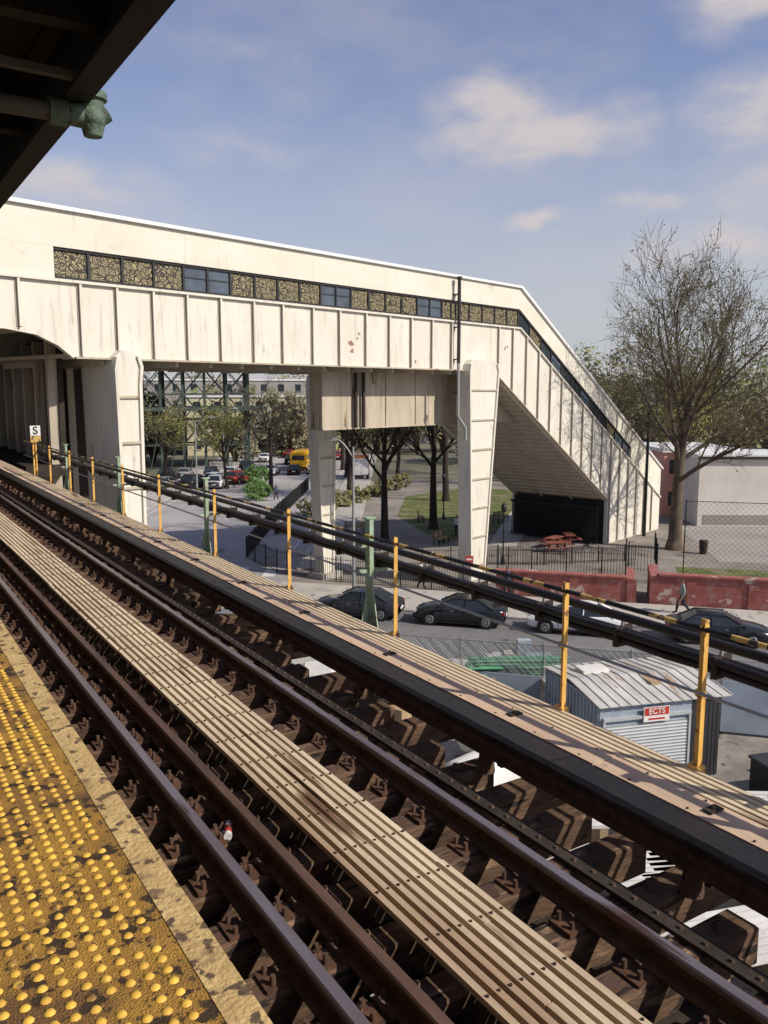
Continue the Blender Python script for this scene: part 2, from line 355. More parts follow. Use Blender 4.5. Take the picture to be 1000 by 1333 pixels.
b.cyl((4.80,-1,-0.45),(4.80,30,-0.45),0.013,0.013,8,galv)
yy=-1; k=0
while yy<30:
    ln=0.42 if k%2 else 0.26
    b.cyl((4.815,yy,0.0),(4.815,yy+ln,0.0),0.0195,0.0195,8,blackm if k%2 else yelb,smooth=True); yy+=ln; k+=1
b.obj('walkway_railing')
b=MB()
b.cyl((5.0,-1,-0.14),(5.0,31,-0.14),0.036,0.036,10,coverm)
for dx,dz in ((0,0),(0.08,0.01),(0.04,0.065),(-.03,.07)):
    yy=-1
    while yy<31:
        sg=RN.uniform(-.02,.0); b.cyl((5.3+dx,yy,-0.44+dz),(5.3+dx,yy+.475,-0.44+dz+sg),0.034,0.034,8,coverm); b.cyl((5.3+dx,yy+.475,-0.44+dz+sg),(5.3+dx,yy+.95,-0.44+dz),0.034,0.034,8,coverm); yy+=.95
yy=-.04
while yy<30:
    b.box(5.24,5.43,yy,yy+0.04,-0.50,-0.33,darkst); b.cyl((5.33,yy+.02,-0.33),(5.33,yy+.02,-0.28),0.015,0.015,6,galv); yy+=0.95
b.obj('cable_conduits')
for y in (2.5,8.45,13.9,19.5,25.0):
    b=MB()
    b.box(5.09,5.145,y-0.05,y+0.05,-1.6,0.12,palegrn)
    b.prism([(5.05,-1.55),(4.96,-1.55),(4.96,-1.3),(5.09,-0.7),(5.09,-1.55)],'y',y-0.010,y+0.010,palegrn)
    b.prism([(y-0.05,-0.55),(y-0.22,-1.25),(y-0.22,-1.4),(y-0.05,-1.4)],'x',5.105,5.118,palegrn)
    b.box(4.97,5.42,y-0.02,y+0.02,-0.53,-0.49,palegrn); b.box(4.96,5.09,y-0.02,y+0.02,-0.22,-0.18,palegrn)
    b.box(5.05,5.18,y-0.06,y+0.06,0.12,0.135,palegrn)
    for z in (-.2,-.5,-.9,-1.2): b.cyl((5.08,y,z),(5.09,y,z),.014,.014,6,darkst)
    b.obj('cable_bracket')
e=empty('stop_marker_sign',(4.9,28.3,0))
b=MB(); b.box(-0.02,0.02,-0.02,0.02,-1.0,0.45,yelp); b.box(-0.15,0.15,-0.04,-0.022,0.24,0.55,signw); b.box(-0.15,0.15,-0.041,-0.022,0.04,0.23,yelb)
b.obj('board',e)
text('letter','S',0.34,(0,-0.045,0.39),(math.pi/2,0,0),blackm,e)
b=MB(); b.prism([(0,0),(.10,-.02),(.12,.04),(.05,.07),(-.01,.05)],'z',-1.262,-1.255,signw,Matrix.Translation((1.84,4.9,0)))
b.cyl((1.86,4.84,-1.235),(1.92,4.98,-1.235),.028,.022,10,signw); b.cyl((1.875,4.87,-1.235),(1.905,4.94,-1.235),.029,.027,10,redp); b.cyl((1.92,4.98,-1.235),(1.935,5.02,-1.235),.012,.012,8,signw); b.obj('litter_bottle')

# ------------------------------------------------------------------ canopy above
b=MB()
b.box(1.27,1.31,-4,29,3.32,3.75,canopym); b.box(1.20,1.35,-4,29,3.30,3.325,canopym); b.box(1.16,1.41,-4,29,3.745,3.77,canopym)
b.box(-7,1.5,-4,29,3.80,3.9,canopym)
b.box(0.55,0.6,-4,29,3.5,3.8,canopym)
yy=0.5
while yy<29:
    b.box(-6,1.27,yy,yy+0.12,3.45,3.80,canopym); yy+=2.1
b.prism([(-0.6,3.36),(1.25,3.33),(1.25,3.37),(-0.6,3.41)],'y',5.15,5.21,strutm)
b.obj('platform_canopy')
b=MB()
zc=3.24; cx=1.38
b.cyl((-0.8,5.5,zc),(cx-.19,5.5,zc),0.055,0.055,14,strutm)
b.cyl((cx-.25,5.5,zc),(cx-.15,5.5,zc),0.08,0.08,14,pipegrn); b.cyl((cx-.15,5.5,zc),(cx-.06,5.5,zc),0.065,0.07,14,pipegrn)
b.sphere((cx,5.5,zc),0.085,pipegrn,14,9)
b.cyl((cx,5.5,zc),(cx,5.5,zc+.13),0.07,0.075,14,pipegrn); b.cyl((cx,5.5,zc+.10),(cx,5.5,zc+.14),0.092,0.092,14,pipegrn)
b.cyl((cx,5.5,zc+.14),(cx,5.5,zc+.20),0.055,0.05,14,pipegrn)
b.cyl((cx,5.5,zc-.05),(cx,5.5,zc-.11),0.07,0.055,14,pipegrn); b.cyl((cx,5.5,zc-.03),(cx+.09,5.48,zc+.03),0.05,0.045,12,pipegrn)
for i in range(6):
    a=i*1.047; b.cyl((cx-.2,5.5+.062*math.cos(a),zc+.062*math.sin(a)),(cx-.135,5.5+.062*math.cos(a),zc+.062*math.sin(a)),.010,.010,6,darkst)
b.obj('canopy_drain_pipe')

# ------------------------------------------------------------------ overpass
OA=math.atan2(0.287,0.958); OL=(31.3,39.9,0)
SE=27.7
def Z(s): return 0 if s<5 else -0.564*(s-5)
def BOT(s):
    if s<2: return 2.8
    if s<18: return 2.8-0.594*(s-2)
    return GZ
over=empty('footbridge',OL,OA)
b=MB()
gird=[(-45,3.75),(-27.7,3.75),(-26.6,3.6),(-25.8,3.25),(-25.2,2.8),(2,2.8),(18,-6.7),(18,GZ),(SE,GZ),(SE,5.6+Z(SE)),(5,5.6),(-45,5.6)]
b.prism(gird,'y',0,0.25,cream)
b.obj('girder',over)
b=MB()
b.prism([(-45,6.72),(5,6.72),(SE,6.72+Z(SE)),(SE,8.0+Z(SE)),(5.0,8.0),(-45,8.0)],'y',0.0,0.25,cream2)
b.box(-45,-25.8,0.0,0.25,5.603,6.717,cream2)
b.prism([(21.8,5.603+Z(21.8)),(SE,5.603+Z(SE)),(SE,6.717+Z(SE)),(21.8,6.717+Z(21.8))],'y',0,0.25,cream2)
b.prism([(-45,3.8),(-26,3.8),(-25.2,2.8),(2,2.8),(18,-6.7),(18,GZ),(SE,GZ),(SE,8+Z(SE)),(5,8.0),(-45,8.0)],'y',8.25,8.5,cream2)
b.box(SE-.25,SE,0.25,8.25,GZ,8+Z(SE)-.01,cream2)
b.obj('walls',over)
b=MB()
b.prism([(-45,8.0),(5,8.0),(SE+.2,8.0+Z(SE+.2)),(SE+.2,8.14+Z(SE+.2)),(5.1,8.14),(-45,8.14)],'y',-0.14,8.65,white_m)
b.obj('roof',over)
b=MB()
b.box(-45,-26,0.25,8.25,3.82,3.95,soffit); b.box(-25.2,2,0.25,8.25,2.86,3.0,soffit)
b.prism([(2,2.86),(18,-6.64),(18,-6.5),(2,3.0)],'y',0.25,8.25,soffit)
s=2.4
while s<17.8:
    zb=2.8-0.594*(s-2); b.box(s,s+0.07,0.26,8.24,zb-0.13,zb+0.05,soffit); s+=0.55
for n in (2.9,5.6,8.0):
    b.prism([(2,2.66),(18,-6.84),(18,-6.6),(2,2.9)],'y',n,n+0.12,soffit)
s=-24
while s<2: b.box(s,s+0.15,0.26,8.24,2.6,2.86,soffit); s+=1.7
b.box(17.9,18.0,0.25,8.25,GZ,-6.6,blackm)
b.obj('underside',over)
b=MB()
b.box(-25.8,5.0,0.2,0.24,5.6,6.72,framem)
b.prism([(5,5.6),(21.8,5.6+Z(21.8)),(21.8,6.72+Z(21.8)),(5,6.72)],'y',0.2,0.24,framem)
segs=[]
for a,c,n,k in ((-25.8,-20.2,4,0),(-20.2,-17.8,2,1),(-17.8,-12.4,4,0),(-12.4,-10.3,2,1),(-10.3,-5.1,4,0),(-5.1,-2.9,2,1),(-2.9,5.0,6,0)):
    for i in range(n): segs.append((a+(c-a)*i/n,a+(c-a)*(i+1)/n,k))
kk=[2,0,2,1,2,2,1,2,2,0,1,2]
for i in range(12): segs.append((5+16.8*i/12,5+16.8*(i+1)/12,kk[i]))
for a,c,k in segs:
    m={0:patt,1:glassb,2:glassd}[k]; g=0.07
    q0,q1=a+g,c-g
    b.add([(q0,0.14,5.72+Z(q0)),(q1,0.14,5.72+Z(q1)),(q1,0.14,6.62+Z(q1)),(q0,0.14,6.62+Z(q0))],[(0,1,2,3)],m)
    b.prism([(a-.05,5.62+Z(a-.05)),(a+.05,5.62+Z(a+.05)),(a+.05,6.7+Z(a+.05)),(a-.05,6.7+Z(a-.05))],'y',0.08,0.195,framem)
    if k==1: 
        mz=6.2
        b.prism([(q0,mz+Z(q0)),(q1,mz+Z(q1)),(q1,mz+.04+Z(q1)),(q0,mz+.04+Z(q0))],'y',0.11,0.139,framem)
for z0,z1 in ((5.605,5.70),(6.63,6.715)):
    b.box(-25.8,5,0.06,0.19,z0,z1,framem); b.prism([(5,z0),(21.8,z0+Z(21.8)),(21.8,z1+Z(21.8)),(5,z1)],'y',0.06,0.19,framem)
b.obj('window_band',over)
b=MB()
b.box(-45,5,-0.14,-0.002,5.50,5.60,cream); b.prism([(5.02,5.49),(SE,5.49+Z(SE)),(SE,5.59+Z(SE)),(5.02,5.59)],'y',-0.14,-0.002,cream)
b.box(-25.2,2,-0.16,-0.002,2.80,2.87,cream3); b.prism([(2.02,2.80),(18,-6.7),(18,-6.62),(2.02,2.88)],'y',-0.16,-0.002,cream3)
st=[-31.5,-29.3,-27.2,-24.9,-23.4,-21.8,-20.2,-18.5,-16.7,-15,-13.1,-11.3,-9.4,-7.6,-5.8,-4,-2.2,2.6,4.2]
s=5.8
while s<26: st.append(s); s+=1.55
for s in st:
    bt=BOT(s)+0.08 if s>-25.5 else 3.85
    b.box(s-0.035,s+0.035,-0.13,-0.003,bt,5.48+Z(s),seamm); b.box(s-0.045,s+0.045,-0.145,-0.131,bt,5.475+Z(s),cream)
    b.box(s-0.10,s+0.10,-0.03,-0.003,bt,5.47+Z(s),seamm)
    if s<5:
        z=bt+.2
        while z<5.3: 
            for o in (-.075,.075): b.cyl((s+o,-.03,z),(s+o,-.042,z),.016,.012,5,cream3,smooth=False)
            z+=.22
b.obj('stiffeners',over)
b=MB(); rn=random.Random(4)
for s,z,r in ((-10.2,3.9,.30),(-9.9,4.35,.12),(-5.3,3.2,.12),(3.5,4.3,.16),(10.6,-.4,.16),(15.2,-3.2,.25)):
    for kx in range(3):
        ox,oz=rn.uniform(-r,r),rn.uniform(-r,r)*1.2; r_=r*rn.uniform(.3,.7)
        n=11; vs=[(s+ox+r_*rn.uniform(.45,1.1)*math.cos(6.283*i/n)*1.2,-0.004-kx*.001,z+oz+r_*rn.uniform(.45,1.1)*math.sin(6.283*i/n)) for i in range(n)]
        b.add(vs,[tuple(range(n))],rustm)
b.obj('peeled_paint_patches',over)
b=MB()
b.cyl((-1.9,-0.35,7.9),(-1.9,-0.35,3.2),0.10,0.10,10,framem); b.cyl((-1.9,-0.35,7.85),(-1.9,-0.35,8.0),0.15,0.15,10,framem)
b.cyl((-1.9,-0.35,3.2),(-1.9,-0.35,0.2),0.09,0.09,10,galv); b.cyl((-1.9,-0.35,0.2),(-1.2,-0.4,-0.5),0.09,0.09,10,galv)
b.cyl((-1.2,-0.4,-0.5),(-1.2,-0.4,-1.2),0.09,0.09,10,galv)
for z in (7,5.2,3.4,1.5): b.box(-2.05,-1.75,-0.36,-0.003,z,z+.06,framem)
b.cyl((-8.6,1.4,2.8),(-8.6,1.4,-.3),0.1,0.1,8,darkst); b.cyl((-8.0,1.4,2.8),(-8.0,1.4,-.3),0.1,0.1,8,darkst)
b.obj('vent_pipe',over)
b=MB()
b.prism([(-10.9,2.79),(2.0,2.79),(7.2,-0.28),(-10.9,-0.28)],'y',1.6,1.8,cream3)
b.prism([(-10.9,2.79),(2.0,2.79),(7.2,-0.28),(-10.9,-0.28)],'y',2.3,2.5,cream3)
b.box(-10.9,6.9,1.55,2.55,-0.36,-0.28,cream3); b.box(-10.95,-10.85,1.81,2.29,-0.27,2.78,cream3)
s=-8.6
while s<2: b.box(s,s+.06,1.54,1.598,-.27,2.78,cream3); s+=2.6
b.obj('lower_girder',over)
def column(sl0,sr0,sl1,sr1,n0,n1,zb,zt,name):
    b=MB()
    L_=[(sl0,zb),(sl1,zt-1.6),(sl1-0.02,zt-0.7),(sl1+.08,zt-0.25),(sl1+0.35,zt)]
    R_=[(sr1-0.35,zt),(sr1-.05,zt-0.2),(sr1+0.08,zt-0.6),(sr1,zt-1.3),(sr0,zb)]
    b.prism(L_+R_,'y',n0+0.10,n1-.04,cream)
    def edge(pts,off,d):
        for (a,z0),(c,z1) in zip(pts[:-1],pts[1:]):
            b.prism([(a+d*0.004,z0),(c+d*0.004,z1),(c+d*0.13,z1),(a+d*0.13,z0)],'y',n0,n0+0.098,cream)
            b.prism([(a+d*0.004,z0),(c+d*0.004,z1),(c+d*0.13,z1),(a+d*0.13,z0)],'y',n1-0.038,n1+.03,cream)
    edge(L_[:4],0,1); edge(list(reversed(R_))[:4],0,-1)
    z=zt-1.8; 
    while z>zb+0.6:
        f=(z-zb)/(zt-1.6-zb); l=sl0+(sl1-sl0)*f; r=sr0+(sr1-sr0)*f
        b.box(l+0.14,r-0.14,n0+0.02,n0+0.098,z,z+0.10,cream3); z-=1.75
    b.box(sl0-.4,sr0+.4,n0-.3,n1+.3,zb,zb+0.35,pave)
    b.obj(name,over)
column(-0.6,0.8,-1.0,2.0,-0.55,0.35,GZ,3.45,'column_front')
column(-4.9,-4.0,-5.5,-3.7,7.6,8.4,GZ,2.8,'column_rear')
column(-23.7,-22.8,-23.85,-22.7,-0.5,1.9,GZ,3.15,'column_trackside')
b=MB()
for i in range(60):
    n=0.3+i*0.13; b.box(17.2,17.23,n,n+0.05,GZ,-7.2,blackm)
b.box(17.1,17.2,0.3,8.1,-7.25,-7.1,blackm); b.box(17.1,17.2,0.3,8.1,-9.8,-9.7,blackm)
b.obj('gate',over)

b=MB()
b.box(6.9,7.1,34.5,75,-1.2,3.7,darkst)
y=34.6
while y<75:
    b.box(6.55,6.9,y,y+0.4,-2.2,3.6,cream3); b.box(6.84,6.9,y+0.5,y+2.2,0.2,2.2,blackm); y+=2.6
b.box(-8,7.2,42,75,3.7,3.9,canopym)
y=42.5
while y<75: b.box(-8,6.9,y,y+0.2,3.3,3.7,canopym); y+=3
b.box(-8,7.2,75,75.3,-4,4,canopym); b.box(5.5,6.89,34,75,-1.6,-1.2,darkst)
b.box(7.101,9.4,40.8,41.0,-4,3.7,darkst)
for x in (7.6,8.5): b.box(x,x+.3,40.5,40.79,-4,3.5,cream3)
b.obj('platform_windscreen')
b=MB(); b.box(7.2,7.6,36,60,GZ,-1.2,darkst); b.obj('station_support_wall')

# ------------------------------------------------------------------ trees
def grow(b,L,p,d,ln,r,lv,spec,rn,bk,tw):
    ns=4 if lv<2 else (3 if lv==2 else 2)
    q=p.copy(); pts=[(q.copy(),r)]
    for i in range(ns):
        d=(d+Vector((rn.uniform(-1,1),rn.uniform(-1,1),rn.uniform(-.6,1)))*spec['wob']*(0.4 if lv==0 else 1)).normalized()
        q2=q+d*ln/ns; r2=r*(1-(i+1)/ns*0.55) if lv<spec['lv'] else r*(1-(i+1)/ns*0.6)
        b.cyl(q,q2,pts[-1][1],r2,(9,6,5,3,3,3,3)[lv],bk if lv<3 else tw,False)
        q=q2; pts.append((q.copy(),r2))
    if lv>=spec['lv']:
        k=spec['leafp']
        while rn.random()<k:
            k-=1
            t=rn.random(); c=p.lerp(q,t)+Vector((rn.gauss(0,1),rn.gauss(0,1),rn.gauss(0,1)))*spec['ls']*1.3
            a=Vector((rn.gauss(0,1),rn.gauss(0,1),rn.gauss(0,1))).normalized(); e=a.orthogonal().normalized(); sz=spec['ls']*rn.uniform(.4,1)
            L.append((c,a*sz,e*sz*0.6))
        return
    nc=spec['nc'][lv]
    for i in range(nc):
        t=spec['t0'][lv]+(1-spec['t0'][lv])*(i+rn.random()*0.8)/nc; t=min(t,1.0)
        seg=min(ns-1,int(t*ns)); c=pts[seg][0].lerp(pts[seg+1][0],t*ns-seg); rr=pts[seg][1]+(pts[seg+1][1]-pts[seg][1])*(t*ns-seg)
        ax=d.orthogonal().normalized(); ax.rotate(Matrix.Rotation(rn.uniform(0,6.283) if lv else i*2.4+rn.uniform(-.4,.4),3,d))
        an=spec['ang'][lv]*rn.uniform(.65,1.25)
        if lv==0: an*=1.5-0.75*t
        nd=(d*math.cos(an)+ax*math.sin(an)+Vector((0,0,spec['up']))).normalized()
        grow(b,L,c,nd,ln*spec['lr'][lv]*rn.uniform(.75,1.15),max(rr*spec['rr'][lv],spec['rmin']),lv+1,spec,rn,bk,tw)
def treemesh(name,h,r,seed,leafm,bk,tw,spec_over={}):
    spec=dict(wob=0.16,lv=4,leafp=1,ls=0.13,nc=[8,6,6,5,4],t0=[0.45,0.25,0.2,0.15,0.1],ang=[0.75,0.7,0.7,0.7],up=0.18,lr=[0.75,0.62,0.6,0.55,0.5],rr=[.6,.55,.5,.45,.5],trunk=0.42,rmin=.012)
    spec.update(spec_over)
    rn=random.Random(seed); b=MB(); L=[]
    b.cyl((0,0,-.1),(0,0,0.7),r*1.45,r,10,bk,False)
    grow(b,L,Vector((0,0,0.6)),Vector((0.02,0,1)).normalized(),h*spec['trunk'],r,0,spec,rn,bk,tw)
    for c,a,e in L: b.add([tuple(c-a),tuple(c+e),tuple(c+a),tuple(c-e)],[(0,1,2,3)],leafm)
    return b.mesh(name)
t1=treemesh('tree_a',22.5,0.5,3,budm,bark,twigm,dict(nc=[12,8,7,6],leafp=1.15,ls=0.12,trunk=.44,t0=[.40,.22,.15,.1],ang=[.80,.68,.75,.8],lr=[.76,.60,.56,.52],rr=[.46,.48,.42,.45],rmin=.018,up=.14))
place(t1,'tree',(51.2,40.8,GZ),3.9,None,1.04)
t2=treemesh('tree_b',20,0.38,11,budm2,barkd,barkd,dict(leafp=.6,trunk=0.45,t0=[.55,.25,.2,.15]))
t3=treemesh('tree_c',22,0.36,21,budm2,barkd,barkd,dict(leafp=.4,trunk=0.48,ang=[.6,.6,.7,.7]))
t4=treemesh('tree_d',15,0.3,31,budm,barkd,twigm,dict(leafp=1.6,ls=.17))
for me,x,y,rz,sc in ((t2,34.7,55,1,0.85),(t2,41.5,58,2.5,0.92),(t3,53.5,72.5,0.3,1.02),(t4,47,82,0.9,1.0),(t4,60,92,2,1.0),(t2,66,85,4,.9),(t4,57,100,3,1.1),(t3,72,76,2,0.8),(t4,38,96,5,.8),(t2,83,70,1,.8),(t4,78,62,2.2,.9),(t2,62,110,.4,.9),(t4,95,75,1,1.1),(t2,42,92,5.5,.75),(t4,88,82,3,1.15),(t4,100,60,2,1.0),(t2,74,92,2,.8),(t4,33,104,1,.8)):
    place(me,'tree',(x,y,GZ),rz,None,sc)

def clumps(name,centres,leafm,n,size,woody=None,flat=.6):
    b=MB(); rn=random.Random(5)
    for (x,y,z,rx,ry,rz_) in centres:
        if woody: 
            for _ in range(22):
                a=rn.uniform(0,6.28); rr=rn.random()**.6; e=Vector((x+rx*1.0*math.cos(a)*rr,y+ry*1.0*math.sin(a)*rr,z+rz_*(1.15-.9*rr)*rn.uniform(.5,1)))
                mpt=Vector((x+(e.x-x)*.25,y+(e.y-y)*.25,z-rz_*.4))
                b.cyl((x,y,GZ),mpt,.3,.16,4,woody,False); b.cyl(mpt,e,.13,.03,3,woody,False)
        subs=[(rn.uniform(-.7,.7),rn.uniform(-.7,.7),rn.uniform(-.75,.8),rn.uniform(.2,.5)) for _ in range(12)]
        for i in range(n):
            sx,sy,sz,sr=rn.choice(subs)
            v=Vector((rn.gauss(0,1),rn.gauss(0,1),rn.gauss(0,1))).normalized()*sr*rn.random()**0.45
            c=Vector((x+(sx+v.x)*rx,y+(sy+v.y)*ry,max(GZ+.05,z+(sz+v.z)*rz_)))
            a=Vector((rn.gauss(0,1),rn.gauss(0,1),rn.gauss(0,1))).normalized(); e=a.orthogonal().normalized(); q=size*rn.uniform(.4,1.2)
            b.add([tuple(c-a*q),tuple(c+e*q*flat),tuple(c+a*q),tuple(c-e*q*flat)],[(0,1,2,3)],leafm)
    return b.obj(name)
cs=[]; rn=random.Random(9)
az=8
while az<84:
    for dist,h in ((150,17),(205,23)):
        d=dist*rn.uniform(.9,1.15); a=rad(az+rn.uniform(-1,1)); hh=h*rn.uniform(.72,1.12)
        if az<30: hh*=0.78
        cs.append((d*math.sin(a),d*math.cos(a),GZ+hh*.52,6.8,6.8,hh*.50))
    az+=1.9
az=44
while az<80:
    d=rn.uniform(108,125); a=rad(az); hh=rn.uniform(9,14)
    cs.append((d*math.sin(a),d*math.cos(a),GZ+hh*.52,5,5,hh*.5)); az+=2.6
clumps('distant_trees',cs,hazem,820,0.50,twigm)
clumps('bush',[(36.5,84,GZ+.9,1.4,1.4,1.0),(38.2,86,GZ+.7,1.2,1.2,.8)],bushm,600,.18,None,.7); clumps('bush',[(43,98,GZ+1.1,1.8,1.8,1.3)],bushm,700,.22,None,.7)
clumps('hedge',[(36+i*2.6,70+i*2.0,GZ+.8,1.6,1.2,.9) for i in range(9)],budm2,400,.2,None,.8)
b=MB()
for i in range(60):
    a=rad(2+i*1.6); h=15+4*math.sin(i*.7)+3*math.sin(i*1.9)
    b.prism([(-22,0),(22,0),(14,h*.8),(3,h),(-12,h*.85)],'y',-6,6,farm,Matrix.Translation((520*math.sin(a),520*math.cos(a),GZ))@Matrix.Rotation(-a,4,'Z'))
b.obj('background')

# ------------------------------------------------------------------ buildings
def building(name,loc,rz,w,d,h,wm,rows,cols,win=glassd,ww=1.3,wh=1.6,parapet=True):
    e=empty(name,loc,rz)
    b=MB(); b.box(0,w,0,d,0,h,wm); b.obj('walls',e)
    b=MB()
    for r in range(rows):
        for c in range(cols):
            cx=w*(c+.5)/cols; cz=h*(r+.55)/rows
            b.box(cx-ww/2,cx+ww/2,-0.03,0.02,cz-wh/2,cz+wh/2,win); b.box(cx-ww/2-.1,cx+ww/2+.1,-0.12,-0.002,cz-wh/2-.15,cz-wh/2-.01,wm)
    b.obj('windows',e)
    b=MB(); b.box(-.2,w+.2,-.2,d+.2,h+0.002,h+.35,white_m if parapet else wm); b.obj('roof',e)
    return e
e=building('white_warehouse',(61.8,47.0,GZ),math.atan2(-.56,.83),26,7,5.9,whitew,1,1,whitew,.5,.5)
b=MB(); b.box(-.25,26.2,-.3,-.202,5.85,6.1,framem); b.box(.5,9,-.04,-.002,.2,1.0,court); b.obj('roof_fascia',e)
e=building('pink_brick_building',(64.2,52.8,GZ),math.atan2(-.5,.85),7,10,6.0,pinkw,2,4,glassd,.7,1.3)
building('yellow_apartment_building',(52,150,GZ),-0.42,34,14,10.6,yelbld,3,9)
building('grey_office_building',(30,190,GZ),-0.35,60,18,14,greyb,4,16)
building('grey_office_building',(100,165,GZ),-0.6,40,18,11,greyb,3,10)

b=MB(); Me=Matrix.Translation((33,126,GZ))@Matrix.Rotation(-0.35,4,'Z')
for i in range(7):
    for j in range(3):
        x=i*3.2; y=j*6
        b.box(x-.18,x+.18,y-.18,y+.18,0,15,greenst,Me)
        if i<6 and j<2:
            for k in range(4):
                zz=k*3.75
                if k: b.cyl((x,y,zz),(x+3.2,y,zz+3.75),.09,.09,4,greenst,M=Me); b.cyl((x+3.2,y,zz),(x,y,zz+3.75),.09,.09,4,greenst,M=Me)
                b.box(x,x+3.2,y-.12,y+.12,zz+3.6,zz+3.85,greenst,Me)
b.box(-30,22,-2,14,15,15.8,greenst,Me); b.box(-30,22,-2.1,-2.003,15.8,17,greenst,Me); b.box(-4,22,-1.5,13,8.8,9.3,greenst,Me)
for i in range(9): b.cyl((-4+i*2.9,-1.4,0),(-4+i*2.9+2,-1.4,8.8),.10,.10,4,greenst,M=Me)
b.obj('elevated_railway_structure')

# ------------------------------------------------------------------ walls & fences
b=MB()
b.box(-6,1.1,47.3,47.7,0,1.45,redwall,MS); b.box(-6.05,1.15,47.2,47.8,1.452,1.55,redwall,MS)
b.box(2.9,60,47.3,47.7,0,1.7,redwall,MS); b.box(2.85,60,47.2,47.8,1.702,1.8,redwall,MS)
b.box(1.11,1.6,47.3,50.5,0,1.45,redwall,MS); b.box(2.4,2.89,47.3,50.5,0,1.7,redwall,MS)
q=-5
while q<40: b.box(q,q+.5,47.24,47.29,0,1.44,redwall,MS); q+=3.1
b.obj('red_brick_wall')
def ironfence(name,pts,h,gap=0.16,zb=0.0):
    b=MB()
    for (x0,y0),(x1,y1) in zip(pts[:-1],pts[1:]):
        p=Vector((x0,y0,GZ+zb)); q=Vector((x1,y1,GZ+zb)); n=int((q-p).length/gap)
        for i in range(n+1):
            c=p.lerp(q,i/max(n,1)); w=.03 if i%12==0 else .010; b.box(c.x-w,c.x+w,c.y-w,c.y+w,c.z,c.z+h+(0.1 if i%12==0 else 0),blackm)
        for z in (.15,h-.12): b.cyl(p+Vector((0,0,z)),q+Vector((0,0,z)),.018,.018,4,blackm)
    return b.obj(name)
def sq(q,n): v=SP(q,n); return (v.x,v.y)
ironfence('iron_fence',[sq(-8,47.9),sq(-16,48.5),sq(-20.5,50),(22.9,54.5),(33,70.5),(46,90)],1.5)
ironfence('iron_fence',[sq(-6,47.9),sq(1.1,47.9),sq(1.2,53)],1.6,zb=1.2)
ironfence('iron_fence',[sq(1.3,50.6),sq(2.9,50.6),sq(3,56)],1.6,zb=1.2)
ironfence('iron_fence',[(10.5,69),(22,86.5),(36,108)],1.5,0.25)
ironfence('iron_fence',[sq(-12,55),sq(-4,57),sq(2,60)],1.1)
def chainlink(name,q0,q1,n,h,sp,w,postgap=3.0,pm=galv,M=MS,fabric=False):
    b=MB()
    q=q0
    while q<=q1+.01: b.cyl((q,n,0),(q,n,h+.1),.035,.035,6,pm,M=M); q+=postgap
    b.cyl((q0,n,h),(q1,n,h),.022,.022,5,pm,M=M)
    if fabric: b.add([(q0,n+.03,0.05),(q1,n+.03,0.05),(q1,n+.03,h),(q0,n+.03,h)],[(0,1,2,3)],meshm,M=M)
    q=q0-h
    while q<q1:
        for dq in (1,-1):
            a,z,c,y=(q,0,q+h,h) if dq==1 else (q+h,0,q,h)
            t0,t1=0.0,1.0
            for lim,sgn in ((q0,1),(q1,-1)):
                f=(lim-a)/(c-a)
                if sgn*(a-lim)<0: t0=max(t0,f)
                if sgn*(c-lim)<0: t1=min(t1,f)
            if t1>t0: b.cyl((a+(c-a)*t0,n+.01*dq,z+(y-z)*t0),(a+(c-a)*t1,n+.01*dq,z+(y-z)*t1),w,w,3,pm,False,False,M=M)
        q+=sp
    return b.obj(name)
chainlink('chain_link_fence',-8,22,29.8,2.6,0.12,0.009,fabric=True)
b=MB(); 
for a,c,h in ((-5.0,-1.2,1.5),(-1.1,1.9,1.7),(4.0,9,1.9),(9.1,16,1.8)): b.box(a,c,29.6,29.63,0.1,h,screenm,MS)
b.obj('fence_screen')
chainlink('tall_court_fence',4.5,60,52.5,5.2,0.32,0.007,6.0,blackm)

